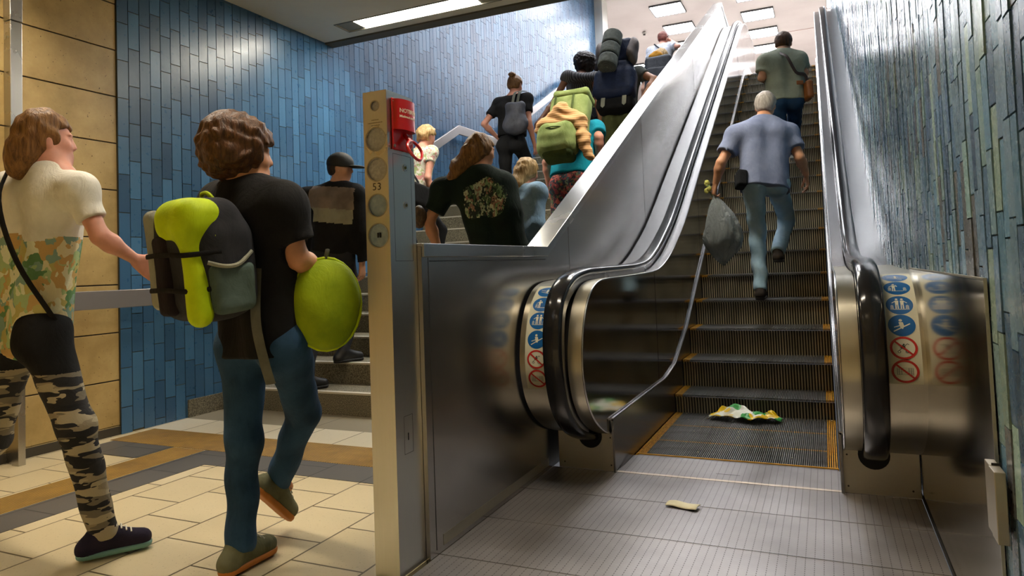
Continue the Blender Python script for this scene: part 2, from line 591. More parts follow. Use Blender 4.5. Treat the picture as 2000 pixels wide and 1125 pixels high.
# upper hall luminaires
M_UP = emis('cool_panel_light', COOL, UP_EMIT)
M_SLAT = plain('louvre', '8A8A8E', 0.3, 0.6)
rows_y = [7.2 + 1.47 * i for i in range(12)]
proto = None
def luminaire(x, y, lab):
    global proto
    if proto is None:
        l = thing('louvre_light', lab, 'ceiling light', (x, y, 6.9), 'square louvre lights of the upper ceiling')
        mb = MB()
        s = 0.365
        for (a, b, c, d) in ((-s, s, -s, -s + .015), (-s, s, s - .015, s), (-s, -s + .015, -s + .015, s - .015), (s - .015, s, -s + .015, s - .015)):
            mb.box(x + a, x + b, y + c, y + d, 6.855, 6.899)
        mb.build('frame', plain('dark_frame', '4A4848', 0.5), l)
        MB().box(x - s + .016, x + s - .016, y - s + .016, y + s - .016, 6.885, 6.895).build('diffuser', M_UP, l)
        for k in range(1, 8):
            xx = x - s + k * 2 * s / 8
            MB().box(xx - .004, xx + .004, y - s + .016, y + s - .016, 6.858, 6.88).build('louvre', M_SLAT, l)
        proto = l
        return l
    c = proto.copy()
    COL.objects.link(c)
    c.location = (x, y, 6.9)
    c['label'] = lab
    for ch in list(proto.children):
        d = ch.copy()
        COL.objects.link(d)
        d.parent = c
        d.matrix_parent_inverse = ch.matrix_parent_inverse.copy()
    return c
seen = {}
for ci, x in enumerate((-1.185, -3.045, -4.95, 0.68, 2.5)):
    for ri, y in enumerate(rows_y):
        if y < 14.9 and (x < -4 or x > 0):
            continue
        col = ('row above the escalator', 'row above the stairs', 'row beyond the tiled wall', 'row past the right wall', 'outermost row')[ci]
        n = ri + 1
        ordn = ['first', 'second', 'third', 'fourth', 'fifth', 'sixth', 'seventh', 'eighth', 'ninth', 'tenth', 'eleventh', 'twelfth'][ri]
        lab = 'square white louvred light, %s from the lower hall in the %s' % (ordn, col)
        luminaire(x, y, lab)

# smoke detector
sd = thing('smoke_detector', 'small dark smoke detector on the pale upper ceiling', 'smoke detector', (-3.92, 17.36, 6.9))
MB().disc((-3.92, 17.36, 6.87), (0, 0, -1), 0.06, depth=-0.028).build('base', plain('det_white', 'B5AEA8', 0.5), sd)
MB().disc((-3.92, 17.36, 6.84), (0, 0, -1), 0.03, depth=-0.029).build('sensor', plain('det_dark', '3A3634', 0.5), sd)

# square steel pole on the stone wall
po = thing('steel_pole', 'square stainless steel pole standing against the tan stone wall', 'pole', (-4.355, 2.515, 0))
MB().box(-4.39, -4.325, 2.48, 2.548, 0, 2.60).build('tube', M_STEEL, po, bevel=0.003)
MB().box(-4.39, -4.323, 2.478, 2.55, 2.604, 3.3).build('upper_tube', M_STEEL, po, bevel=0.003)

# wall handrail of the stairs
wh = thing('wall_handrail', 'flat satin steel handrail running along the blue tiled wall and up the stairs', 'handrail', (-4.25, 2.8, 0))
path = [(1.6, .922), (3.93, .912), (7.86, 2.832), (8.93, 2.842), (12.2, 4.44), (13.6, 4.84)]
hh = 0.059
mb = MB()
rows = []
for i, (y, z) in enumerate(path):
    rows.append([(-4.235, y, z + hh), (-4.235, y, z - hh), (-4.262, y, z - hh), (-4.262, y, z + hh)])
mb.grid(rows, closed=True)
mb.face(rows[0]); mb.face(rows[-1])
mb.build('rail', plain('satin_rail', 'B0ABAA', 0.33, 0.75), wh, smooth=True, bevel=0.004)
for (y, z) in ((1.9, .9), (3.3, .9), (4.9, 1.37), (6.2, 2.0), (7.5, 2.65), (8.5, 2.83), (10.2, 3.45), (11.6, 4.13)):
    MB().tube([(-4.38, y, z - .03), (-4.31, y, z - .03), (-4.262, y, z + 0.0)], 0.011, 8).build('bracket', M_STEEL, wh, smooth=True)
MB().box(-4.3, -4.235, 2.46, 2.5, 0, 0.863).build('support_post', M_STEEL, wh, bevel=0.002)

# ------------------------------------------------------------------ stairs
st = thing('staircase', 'wide granite staircase with pale nosings rising beside the blue tiled wall', 'staircase', (-2.9, 4.1, 0))
XL, XR = -4.372, -1.452
for fl in range(2):
    ys = 4.10 if fl == 0 else 9.10
    zb = 0.0 if fl == 0 else 1.98
    for n in range(12):
        ya = ys + .335 * n
        zt = zb + .165 * (n + 1)
        yb = ya + .335 if n < 11 else (9.10 if fl == 0 else 12.62)
        s = MB().box(XL, XR, ya, yb, zt - .30, zt).build('step', M_STEP, st)
        MB().box(XL + .002, XR - .002, ya - .002, ya + .045, zt - .012, zt + .0015).build('nosing_strip', M_NOSING, s)
struct(MB().box(-4.383, -4.365, 3.73, 4.10, 0, 0.13).build('trim_wall_base', M_STEP))

# ------------------------------------------------------------------ path tools
def catmull(pts, n=6):
    P = [Vector(p) for p in pts]
    P = [P[0] * 2 - P[1]] + P + [P[-1] * 2 - P[-2]]
    out = []
    for i in range(1, len(P) - 2):
        for k in range(n):
            t = k / n
            a, b, c, d = P[i - 1], P[i], P[i + 1], P[i + 2]
            out.append(0.5 * ((2 * b) + (c - a) * t + (2 * a - 5 * b + 4 * c - d) * t * t + (3 * b - a - 3 * c + d) * t ** 3))
    out.append(P[-2])
    return out

def offset2(path, d):
    out = []
    for i, p in enumerate(path):
        a, b = path[max(i - 1, 0)], path[min(i + 1, len(path) - 1)]
        t = (b - a).normalized()
        out.append(p + Vector((-t.y, t.x)) * d)
    return out

CX = -0.49            # middle of the step band
def X(side, t):
    return CX + side * t

# ------------------------------------------------------------------ parapet between stairs and escalator
TOP = [(2.147, 1.128), (3.37, 1.130), (11.45, 5.16), (11.62, 5.16), (12.35, 5.02), (13.6, 5.02)]
pp = thing('steel_parapet', 'brushed stainless steel parapet wall separating the stairs from the escalator, with sloping cap', 'parapet', (-1.38, 3.36, 0))
poly = TOP + [(13.6, 0.0), (2.147, 0.0)]
poly = [(y, z - 0.012 if z > 0.5 else z) for y, z in poly]
MB().prism(poly, lambda p, t: (t, p[0], p[1]), -1.43, -1.330).build('panel', M_STEEL_P, pp)
rows = []
for y, z in TOP:
    rows.append([(-1.442, y, z), (-1.442, y, z - .05), (-1.431, y, z - .05), (-1.431, y, z - .012), (-1.329, y, z - .012), (-1.329, y, z - .05), (-1.318, y, z - .05), (-1.318, y, z)])
m = MB().grid(rows, closed=True)
m.face(rows[0]); m.face(rows[-1])
m.build('cap_rail', steel('cap_steel', base=(0.58, 0.57, 0.55), streak=(3, 1, 1), rough=0.25, bump=0.0), pp, bevel=0.0025)
def slope_top(y):
    for (a, b), (c, d) in zip(TOP[:-1], TOP[1:]):
        if a <= y <= c:
            return b + (d - b) * (y - a) / (c - a)
    return 5
for y, w_ in ((2.19, .003), (3.73, .004), (5.62, .003), (8.4, .003)):
    MB().box(-1.331, -1.3293, y, y + w_, 0.02, slope_top(y) - .052).build('seam', M_DARK, pp)
MB().box(-1.331, -1.3292, 2.2, 3.36, 1.062, 1.065).build('seam', M_DARK, pp)
m = MB().box(-1.331, -1.3288, 2.24, 3.30, 0.02, 0.06); m.build('kick_strip', M_STEEL_D, pp)

# ------------------------------------------------------------------ control post
cp = thing('control_post', 'tall brushed steel control post with five round lenses and the number 53', 'control post', (-1.397, 2.06, 0))
x0, x1, y0, y1, zt = -1.446, -1.348, 1.98, 2.145, 1.657
lens = [(-1.397, 1.606, .0165), (-1.397, 1.489, .040), (-1.3955, 1.384, .040), (-1.3965, 1.259, .0385), (-1.396, 1.155, .041)]
loops = [[(x0, 0), (x1, 0), (x1, zt), (x0, zt)]]
for (cx, cz, r) in lens:
    loops.append([(cx + r * math.cos(-2 * math.pi * k / 32), cz + r * math.sin(-2 * math.pi * k / 32)) for k in range(32)])
flat = [Vector((p[0], y0, p[1])) for L in loops for p in L]
tri = tessellate_polygon([[Vector((p[0], p[1], 0)) for p in L] for L in loops])
m = MB()
m.v = [tuple(p) for p in flat]
m.f = [tuple(t_) for t_ in tri]
m.mi = [0] * len(tri)
for L in loops[1:]:
    m.strip([(p[0], y0, p[1]) for p in L], [(p[0], y0 + .012, p[1]) for p in L], closed=True)
for q in ([(x1, y0, 0), (x1, y1, 0), (x1, y1, zt), (x1, y0, zt)], [(x0, y0, 0), (x0, y0, zt), (x0, y1, zt), (x0, y1, 0)],
          [(x0, y1, 0), (x0, y1, zt), (x1, y1, zt), (x1, y1, 0)], [(x0, y0, zt), (x1, y0, zt), (x1, y1, zt), (x0, y1, zt)]):
    m.face(q)
m.build('casing', steel('post_steel', base=(0.68, 0.68, 0.64), streak=(30, 30, 1), rough=0.30, smudge=0.08), cp, merge=True)
M_LENS = NT('frosted_lens')
nz = M_LENS.noise(M_LENS.obj(), 90.0, 3.0)
M_LENS.bump(nz, 0.3, 0.002)
M_LENS = M_LENS.set(Base_Color=M_LENS.ramp(nz, [(0.3, lin('9A9894')), (0.7, lin('BCBAB6'))]), Roughness=0.22)
M_LENS2 = NT('blue_grey_lens')
nz = M_LENS2.noise(M_LENS2.obj(), 60.0, 3.0)
M_LENS2 = M_LENS2.set(Base_Color=M_LENS2.ramp(nz, [(0.3, lin('7F929E')), (0.7, lin('98A8B2'))]), Roughness=0.18)
for i, (cx, cz, r) in enumerate(lens):
    o = MB().disc((cx, y0 + .009, cz), (0, -1, 0), r * .995, 32, depth=.003).build('lens', M_LENS if i < 3 else M_LENS2, cp)
    rg = MB()
    rows = []
    for k in range(33):
        a = 2 * math.pi * k / 32
        rows.append([(cx + (r + q) * math.cos(a), y0 + d, cz + (r + q) * math.sin(a)) for q, d in ((-.0005, .002), (-.0005, -.0012), (.003, -.0012), (.003, .0))])
    rg.grid(rows).build('lens_ring', M_STEEL_D, cp, smooth=True)
for dx in (-.005, .004):
    MB().box(-1.396 + dx - .003, -1.396 + dx + .003, y0 + .0045, y0 + .0058, 1.148, 1.165).build('arrow_mark', M_BLACK, cp)
TX = Matrix(((1, 0, 0, 0), (0, 0, -1, 0), (0, 1, 0, 0), (0, 0, 0, 1)))
text_obj('53', 0.036, Matrix.Translation((-1.3965, y0 - .0004, 1.323)) @ TX, plain('engraved', '3B372D', 0.6), 'number', cp, spacing=1.1)
rr = random.Random(3)
m = MB()
for (zz, wd) in ((1.556, .028), (1.546, .060), (1.537, .030)):
    xx = -1.397 - wd / 2
    while xx < -1.397 + wd / 2:
        l_ = rr.uniform(.002, .006)
        m.box(xx, xx + l_, y0 - .0008, y0 - .0002, zz - .0016, zz + .0016)
        xx += l_ + .0016
m.build('engraved_lines', plain('engraved_pale', '8A8474', 0.6), cp)
# side details
def rect_line(m, x, ya, yb, za, zb, w_=.0012):
    m.box(x, x + .0006, ya, yb, za, za + w_); m.box(x, x + .0006, ya, yb, zb - w_, zb)
    m.box(x, x + .0006, ya, ya + w_, za + w_, zb - w_); m.box(x, x + .0006, yb - w_, yb, za + w_, zb - w_)
m = MB()
rect_line(m, -1.3482, 2.009, 2.122, 1.065, 1.44)
rect_line(m, -1.3482, 2.03, 2.085, .40, .53)
m.build('service_panel_outline', M_DARK, cp)
for zz in (1.396, 1.263):
    lk = MB().disc((-1.345, 2.082, zz), (1, 0, 0), .0125, 20, depth=.004).build('lock', M_STEEL, cp)
    MB().disc((-1.3437, 2.082, zz), (1, 0, 0), .006, 16, depth=.002).build('lock_core', plain('brass', '8F7A3E', .35, 1.0), lk)
    MB().box(-1.3438, -1.3432, 2.0812, 2.0828, zz - .004, zz + .004).build('keyhole', M_BLACK, lk)
MB().box(-1.3482, -1.3472, 2.053, 2.058, .445, .47).build('key_slot', M_BLACK, cp)

# emergency brake box
M_RED = NT('red_enamel').set(Base_Color=lin('C4100C'), Roughness=0.28, Coat_Weight=0.5, Coat_Roughness=0.1)
eb = thing('emergency_brake_box', 'red emergency brake box with pull ring on the side of the steel post', 'emergency brake', (-1.348, 2.065, 1.54))
MB().box(-1.3478, -1.340, 2.003, 2.131, 1.452, 1.634).build('back_plate', M_RED, eb, bevel=0.004)
def bulge(y):
    u_ = (y - 2.067) / 0.060
    return -1.340 + 0.030 * math.sqrt(max(0.0, 1 - u_ * u_)) ** 0.75
ys_ = [2.067 + 0.060 * math.sin(math.pi * (k / 24 - 0.5)) for k in range(25)]
poly = [(bulge(y), y) for y in ys_]
MB().prism(poly, lambda p, t: (p[0], p[1], t), 1.522, 1.629).build('cover', M_RED, eb, smooth=True)
for (yy, zz) in ((2.012, 1.622), (2.010, 1.466), (2.122, 1.466)):
    MB().disc((-1.337, yy, zz), (1, 0, 0), .0055, 14, depth=.004).build('screw', M_STEEL_D, eb)
MB().disc((-1.332, 2.116, 1.532), (0.9, 0.5, 0), .008, 16, depth=.006).build('indicator', plain('dark_red', '4A0A08', 0.3), eb)
M_CREAMTXT = plain('cream_lettering', 'EFE3C8', 0.5)
for body, size, zz, bd in (('NOTBREMSE', 0.0205, 1.588, .0004), ('Missbrauch strafbar', 0.0118, 1.568, .0003)):
    o = text_obj(body, size, Matrix.Identity(4), M_CREAMTXT, 'lettering', eb, 0.0002, bd, 'LEFT')
    for vv in o.data.vertices:
        yy = 2.017 + vv.co.x * 0.98
        vv.co = Vector((bulge(min(yy, 2.126)) + 0.0006 + vv.co.z, yy, zz + vv.co.y))
hd = MB()
hd.tube([(-1.338, 2.075, 1.512), (-1.322, 2.073, 1.492), (-1.312, 2.072, 1.478)], .0085, 12)
ring = []
for k in range(41):
    a = 2 * math.pi * k / 40
    yy = 0.040 * math.sin(a)
    zz = -0.030 + 0.030 * math.cos(a)
    if zz < -.03: yy *= 1.0 - 0.25 * ((-zz - .03) / .03)
    ring.append((-1.311 - zz * 0.45, 2.075 + yy * 1.1, 1.486 + zz * 1.15))
hd.tube(ring, .0055, 10, cap=False)
hd.build('pull_ring', M_RED, eb, smooth=True)

# ------------------------------------------------------------------ escalator
es = thing('escalator', 'stainless steel escalator with ribbed steps, black handrails and yellow step edges', 'escalator', (CX, 3.7, 0))
H = catmull([(3.50, .140), (3.36, .165), (3.17, .225), (3.04, .300), (2.945, .405), (2.895, .56), (2.892, .72), (2.945, .862), (3.09, .955), (3.30, .990), (3.55, .996), (3.95, 1.0), (4.35, 1.008), (4.62, 1.03), (4.9, 1.095), (5.2, 1.205), (5.663, 1.42),
             (6.466, 1.885), (7.516, 2.495), (8.949, 3.33), (10.2, 4.06), (11.1, 4.585), (11.55, 4.81), (11.9, 4.93), (12.3, 4.975), (12.9, 4.98), (13.7, 4.98), (14.0, 4.90), (14.12, 4.72), (14.08, 4.5), (13.95, 4.3)])
H = [Vector((p[0], p[1])) for p in H]
def rib_rows(path, side, tc, w_, th):
    rows = []
    N = 14
    for i, p in enumerate(path):
        a, b = path[max(i - 1, 0)], path[min(i + 1, len(path) - 1)]
        d = (b - a).normalized()
        nn = Vector((-d.y, d.x))
        if i == 0: base = nn
        row = []
        for k in range(N):
            an = 2 * math.pi * k / N
            cxx, szz = math.cos(an), math.sin(an)
            sx = (abs(cxx) ** 0.7) * (1 if cxx > 0 else -1) * w_
            sz = (abs(szz) ** 0.7) * (1 if szz > 0 else -1) * th
            row.append((X(side, tc) + sx, p.x + nn.x * sz, p.y + nn.y * sz))
        rows.append(row)
    return rows
COWL = catmull([(3.36, .185), (3.22, .235), (3.09, .315), (3.005, .41), (2.962, .52), (2.956, .61), (2.972, .70), (3.006, .785), (3.062, .86), (3.15, .918), (3.27, .947), (3.45, .955)], 8)
COWL = [Vector((p[0], p[1])) for p in COWL]
def deck_from(Hp, d):
    return [p for p in offset2(Hp, d)]
iH = [i for i, p in enumerate(H) if p.x > 3.56 and i > 50][0]
iE = max(i for i, p in enumerate(H) if p.x < 13.7 and p.y > 4.9)
nrm = offset2(H, 1.0)
sgn = 1 if nrm[iH].y < H[iH].y else -1
DECK = COWL + offset2(H, sgn * 0.042)[iH:iE]
SKT = [(3.335, .20), (3.335, .262), (4.60, .262), (4.93, .310), (5.41, .505), (6.574, 1.180), (9.31, 2.80), (10.64, 3.58), (11.2, 3.90), (11.6, 4.08), (12.0, 4.17), (12.6, 4.20), (13.5, 4.20)]
SKB = [(13.5, 3.5), (11.6, 3.5), (5.0, -.35), (3.36, -.35)]
for side in (-1, 1):
    nl = 'left' if side < 0 else 'right'
    # handrail
    m = MB().grid(rib_rows(H, side, .635, .045, .021), closed=True)
    m.build('handrail', M_RUBBER, es, smooth=True, angle=80)
    m = MB()
    for t0 in (.598, .668):
        A = [(X(side, t0), p.x, p.y) for p in offset2(H, sgn * .014)[10:-6]]
        B = [(X(side, t0), p.x, p.y) for p in offset2(H, sgn * .055)[10:-6]]
        m.strip(A, B)
    m.build('handrail_guide', steel('guide_' + nl, base=(.3, .3, .31), rough=.3), es)
    # decks and cowl
    nc = [i for i, p in enumerate(DECK) if p.x > 4.3][0]
    for nm, seg, mt in (('balustrade_cowl', DECK[:nc + 1], M_COWL), ('balustrade_deck', DECK[nc:], M_DECK)):
        bal = MB()
        for (ta, tb) in ((.520, .590), (.682, .826)):
            bal.grid([[(X(side, ta), p.x, p.y), (X(side, tb), p.x, p.y)] for p in seg])
        bal.build(nm, mt, es, smooth=True, angle=60)
    rows = [[(X(side, .583), p.x, p.y), (X(side, .692), p.x, p.y)] for p in offset2(DECK, sgn * .03)]
    MB().grid(rows).build('groove', M_BLACK, es)
    # inner mirror panel
    inn = [p for p in offset2(DECK, sgn * .004)]
    polyp = [(p.x, p.y) for p in inn] + [(y, z) for y, z in reversed(SKT[1:])] + [(3.36, .20)]
    MB().prism(polyp, lambda p, t: (X(side, t), p[0], p[1]), .520, .524).build('inner_panel', M_MIRROR, es)
    MB().tube([(X(side, .521), p.x, p.y) for p in DECK], .0045, 8).build('bead', M_DECK, es, smooth=True)
    # skirt
    MB().prism(SKT + SKB, lambda p, t: (X(side, t), p[0], p[1]), .503, .513).build('skirt', M_SKIRT, es)
    MB().tube([(X(side, .511), y, z) for y, z in SKT[1:]], .008, 8).build('skirt_bead', M_DECK, es, smooth=True)
    MB().strip([(X(side, .511), y, z) for y, z in SKT[1:]], [(X(side, .522), y, z + .004) for y, z in SKT[1:]]).build('inner_ledge', M_DECK, es)
    # panel seams on the mirror panel
    for y in (4.45, 6.3, 8.6, 10.4):
        zlo = [z0_ + (z1_ - z0_) * (y - ya) / (yb - ya) for (ya, z0_), (yb, z1_) in zip(SKT[1:-1], SKT[2:]) if ya <= y < yb][0]
        zhi = min((abs(p.x - y), p.y) for p in DECK if p.y > zlo + .2)[1]
        MB().box(*sorted((X(side, .5195), X(side, .5185))), y, y + .003, zlo + .01, zhi - .01).build('panel_seam', M_DARK, es)
    # block under the cowl
    xa, xb = sorted((X(side, .505), X(side, .806)))
    blk = MB().box(xa, xb, 3.362, 4.3, 0.0, .186).build('newel_block', M_STEEL_D, es, bevel=.002)
    MB().disc((X(side, .635), 3.360, .170), (0, -1, 0), .062, 24, depth=.001).build('inlet_brush', M_BLACK, es)
    for tx, tz in ((.53, .03), (.775, .03), (.53, .165)):
        MB().disc((X(side, tx), 3.3605, tz), (0, -1, 0), .004, 10, depth=.001).build('rivet', M_DARK, es)
    if side > 0:
        MB().box(-0.0, .0 + .02, 3.36, 3.37, 0, .01)
# outer skin of the left newel is the parapet; fill the slit
MB().box(.316, .318, 1.845, 3.6, .0, .02).build('channel_strip', M_BLACK, es)

# steps -------------------------------------------------------------
M_TREAD = NT('step_aluminium')
_f = M_TREAD.noise(M_TREAD.obj(src='Generated'), 6.0, 5.0)
M_TREAD = M_TREAD.set(Base_Color=M_TREAD.ramp(_f, [(0.3, (0.10, 0.095, 0.09, 1)), (0.7, (0.24, 0.235, 0.23, 1))]), Metallic=0.55, Roughness=0.42)
M_GROOVE = plain('step_groove', '100F0D', 0.7)
M_RISER = NT('step_riser')
_f = M_RISER.noise(M_RISER.obj((1, 1, .3)), 9.0, 5.0)
M_RISER = M_RISER.set(Base_Color=M_RISER.ramp(_f, [(0.3, (0.28, 0.25, 0.16, 1)), (0.7, (0.64, 0.58, 0.43, 1))]), Metallic=0.5, Roughness=0.4)
M_YEL = NT('yellow_step_paint')
_f = M_YEL.noise(M_YEL.obj(), 60.0, 4.0)
M_YEL = M_YEL.set(Base_Color=M_YEL.ramp(_f, [(0.30, lin('5C4212')), (0.42, lin('CB8A12')), (0.7, lin('EBB02A'))]), Roughness=0.5)
def step_mesh(yellow_front):
    m = MB()
    W0, W1 = -.497, .497
    # treads: 110 fine ribs
    N = 100
    p = (W1 - W0) / N
    for k in range(N):
        a = W0 + k * p
        yel = k < 5 or k >= N - 5
        h = .0
        mi = 2 if yel else 0
        b = a + p * .5
        m.face([(a, 0, h), (b, 0, h), (b, .395, h), (a, .395, h)], mi)
        m.face([(a, 0, h), (a, .395, h), (a, .395, -.011), (a, 0, -.011)], mi)
        m.face([(b, 0, h), (b, 0, -.011), (b, .395, -.011), (b, .395, h)], mi)
        m.face([(a, 0, h), (a, 0, -.016), (b, 0, -.016), (b, 0, h)], mi)
        if yellow_front or yel:
            m.face([(a, -.0008, h + .0006), (b, -.0008, h + .0006), (b, .022, h + .0006), (a, .022, h + .0006)], 2)
            m.face([(a, -.0008, h + .0006), (a, -.0008, -.010), (b, -.0008, -.010), (b, -.0008, h + .0006)], 2)
    m.face([(W0, 0, -.011), (W1, 0, -.011), (W1, .395, -.011), (W0, .395, -.011)], 1)
    # riser: broad ribs, gently hollow
    N = 54
    p = (W1 - W0) / N
    prof = [(.002, -.016), (.010, -.03), (.018, -.06), (.022, -.10), (.022, -.15), (.018, -.21), (.012, -.235)]
    for k in range(N):
        a = W0 + k * p
        b = a + p * .48
        A = [(a, y, z) for y, z in prof]
        B = [(b, y, z) for y, z in prof]
        A2 = [(a, y + .009, z) for y, z in prof]
        B2 = [(b, y + .009, z) for y, z in prof]
        m.strip(A, B, 3)
        m.strip(A2, A, 3)
        m.strip(B, B2, 3)
    m.strip([(W0, y + .009, z) for y, z in prof], [(W1, y + .009, z) for y, z in prof], 1)
    m.face([(W0, 0, 0), (W0, .395, 0), (W0, .395, -.05), (W0, .03, -.24), (W0, .01, -.05)], 1)
    m.face([(W1, 0, 0), (W1, .395, 0), (W1, .395, -.05), (W1, .03, -.24), (W1, .01, -.05)], 1)
    return m
step_pos = [(3.655, -.004), (4.04, -.004), (4.43, -.004), (4.822, .118), (5.145, .310)]
y_, z_ = 5.145, .310
while z_ < 3.45:
    y_ += .3375; z_ += .1955
    step_pos.append((y_, z_))
for dy, dz in ((.345, .180), (.358, .150), (.375, .105), (.385, .05), (.39, .012), (.39, 0)):
    y_ += dy; z_ += dz
    step_pos.append((y_, z_))
first = {}
for i, (y, z) in enumerate(step_pos):
    key = 0 < i < 3
    if key not in first:
        o = step_mesh(key).build('step', [M_TREAD, M_GROOVE, M_YEL, M_RISER], None)
        first[key] = o
    else:
        o = first[key].copy()
        COL.objects.link(o)
    o.parent = es
    o.matrix_parent_inverse = Matrix.Translation(parent_loc(es)).inverted()
    o.location = (CX, y, z)
print('top step', y_, z_)

# comb and landing plates
t = NT('landing_plate_metal')
tc = t.obj()
s = t.n('ShaderNodeSeparateXYZ'); t.put(s.inputs[0], tc)
px_, py_ = .029, .0085
cx_ = t.math('FRACT', t.math('DIVIDE', s.outputs[0], px_))
row = t.math('DIVIDE', s.outputs[1], py_)
ry_ = t.math('FRACT', row)
dash = t.math('MULTIPLY', t.math('GREATER_THAN', cx_, 0.11), t.math('GREATER_THAN', ry_, 0.42))
dot = t.math('MULTIPLY', t.math('LESS_THAN', cx_, 0.10), t.math('LESS_THAN', t.math('FRACT', t.math('DIVIDE', s.outputs[1], py_ * 2)), 0.55))
nz = t.noise(t.obj(), 2.2, 6.0, 0.6)
c = t.ramp(nz, [(0.3, (0.29, 0.27, 0.27, 1)), (0.7, (0.46, 0.44, 0.445, 1))])
c = t.mix(t.math('MULTIPLY', t.math('SUBTRACT', 1.0, dash), 0.22), c, (0.16, 0.15, 0.14, 1))
c = t.mix(t.math('MULTIPLY', dot, 0.7), c, (0.05, 0.045, 0.04, 1))
M_PLATE = t.set(Base_Color=c, Metallic=0.8, Roughness=t.math('ADD', t.math('MULTIPLY', nz, 0.25), 0.30))
t.bump(t.math('SUBTRACT', dash, dot), 0.5, 0.002)
ys_ = [1.43, 1.82, 2.21, 2.603, 2.995, 3.360]
for a, b in zip(ys_[:-1], ys_[1:]):
    MB().box(-1.328, .314, a + .0015, b - .0015, -.05, .0).build('landing_plate', M_PLATE, es)
    MB().box(-1.328, .314, b - .0045, b - .0018, -.001, .0016).build('plate_trim', M_DECK, es)
MB().box(-1.328, .314, 1.42, 3.37, -.06, -.03).build('plate_bed', M_BLACK, es)
m = MB()
rows = []
for (xa, xb, y, z) in ((-.992, .012, 3.361, -.0), (-.992, .012, 3.366, .006), (-.975, .006, 3.56, .009), (-.965, .004, 3.64, .012), (-.96, .002, 3.695, .003)):
    rows.append([(xa, y, z), (xb, y, z)])
m.grid(rows)
m.face([rows[0][0]] + [r[0] for r in rows][1:] + [(-.992, 3.7, -.02), (-.992, 3.361, -.02)])
m.build('comb_plate', M_PLATE, es)
MB().box(-.992, .012, 3.36, 3.69, -.05, -.002).build('comb_bed', M_PLATE, es)
MB().box(-.975, .006, 3.693, 3.704, -.004, .008).build('comb_edge', plain('yellow_comb', 'C99212', .5), es)
m = MB()
for k in range(100):
    a = CX - .497 + (k + .52) * .00994
    m.box(a, a + .0042, 3.70, 3.722, -.008, .003)
m.build('comb_teeth', plain('yellow_comb', 'C99212', .5), es)
MB().box(-.78 + .25, -.42, 3.448, 3.4495, .0075, .0082).build('plate_engraving', M_DARK, es)
# top comb
MB().box(CX - .5, CX + .5, 12.9, 14.4, 3.9, 3.97).build('landing_plate', M_PLATE, es)

# side panel on the right wall with its bracket
sp_ = thing('side_panel', 'reflective stainless steel side panel fixed to the tiled wall beside the right handrail', 'wall panel', (.322, 2.5, 0))
MB().box(.3185, .3245, 1.847, 3.35, 0.0, .962).build('sheet', steel('side_sheet', base=(0.46, 0.43, 0.36), streak=(1, 8, 1), rough=0.11, smudge=0.03, bump=0.005), sp_, bevel=.0015)
MB().box(.3178, .3245, 1.843, 1.8472, 0.0, .966).build('edge_trim', M_STEEL_D, sp_)
MB().box(.3178, .3245, 1.8472, 3.35, .962, .967).build('top_trim', M_STEEL_D, sp_)
br = thing('barrier_bracket', 'short pale metal bracket box sticking out low on the reflective side panel', 'bracket', (.306, 1.79, .49))
MB().box(.297, .3180, 1.745, 1.80, .415, .565).build('housing', plain('bracket_grey', 'A59D8C', .35, .7), br, bevel=.0015)
MB().box(.299, .3180, 1.803, 1.853, .415, .565).build('housing', plain('bracket_grey', 'A59D8C', .35, .7), br, bevel=.0015)
MB().box(.303, .3180, 1.800, 1.803, .41, .57).build('joint', M_DARK, br)

# ------------------------------------------------------------------ safety signs on the cowls
arc = [0.0]
for a, b in zip(COWL[:-1], COWL[1:]):
    arc.append(arc[-1] + (b - a).length)
def cowl_at(s, off):
    s = max(0.001, min(arc[-1] - .001, s))
    for i in range(len(arc) - 1):
        if arc[i] <= s <= arc[i + 1]:
            f_ = (s - arc[i]) / (arc[i + 1] - arc[i])
            p = COWL[i].lerp(COWL[i + 1], f_)
            d = (COWL[i + 1] - COWL[i]).normalized()
            return p + Vector((-d.y, d.x)) * off * -sgn_c
    return COWL[-1]
sgn_c = 1
d0 = (COWL[41] - COWL[40]).normalized()
if Vector((-d0.y, d0.x)).x > 0: sgn_c = 1
else: sgn_c = -1
def s_at_z(z):
    for i in range(20, len(COWL) - 1):
        if COWL[i].y <= z <= COWL[i + 1].y:
            return arc[i] + (z - COWL[i].y) / max(1e-6, COWL[i + 1].y - COWL[i].y) * (arc[i + 1] - arc[i])
    return arc[-1] - .2
class Sign:
    def __init__(self, cx, s0):
        self.cx, self.s0 = cx, s0
    def pt(self, u, v, off):
        u *= 1.08 if abs(u) < .05 else 1.0
        p = cowl_at(self.s0 + v, off)
        return (self.cx + u, p.x, p.y)
    def disc(self, m, u, v, r, off, n=28, r0=0.0, ru=None):
        R = max(1, int((r - r0) / .004))
        rows = []
        for j in range(R + 1):
            q = r0 + (r - r0) * j / R
            rows.append([self.pt(u + q * math.cos(2 * math.pi * k / n), v + q * math.sin(2 * math.pi * k / n), off) for k in range(n)])
        m.grid(rows, closed=True)
    def line(self, m, a, b, w_, off):
        a, b = Vector(a), Vector(b)
        d = (b - a)
        n_ = max(1, int(d.length / .004))
        q = Vector((-d.y, d.x)).normalized() * w_ / 2
        L, R = [], []
        for k in range(n_ + 1):
            p = a + d * k / n_
            L.append(self.pt(p.x + q.x, p.y + q.y, off))
            R.append(self.pt(p.x - q.x, p.y - q.y, off))
        m.strip(L, R)
    def poly(self, m, pts, off):
        for a, b, c in [(pts[t_[0]], pts[t_[1]], pts[t_[2]]) for t_ in tessellate_polygon([[Vector((p[0], p[1], 0)) for p in pts]])]:
            m.face([self.pt(*q, off) for q in (a, b, c)])
M_SHEET = plain('sign_sheet', 'E4DFC4', .35)
M_SBLUE = plain('sign_blue', '1263A6', .35)
M_SRED = plain('sign_red', 'C92A24', .35)
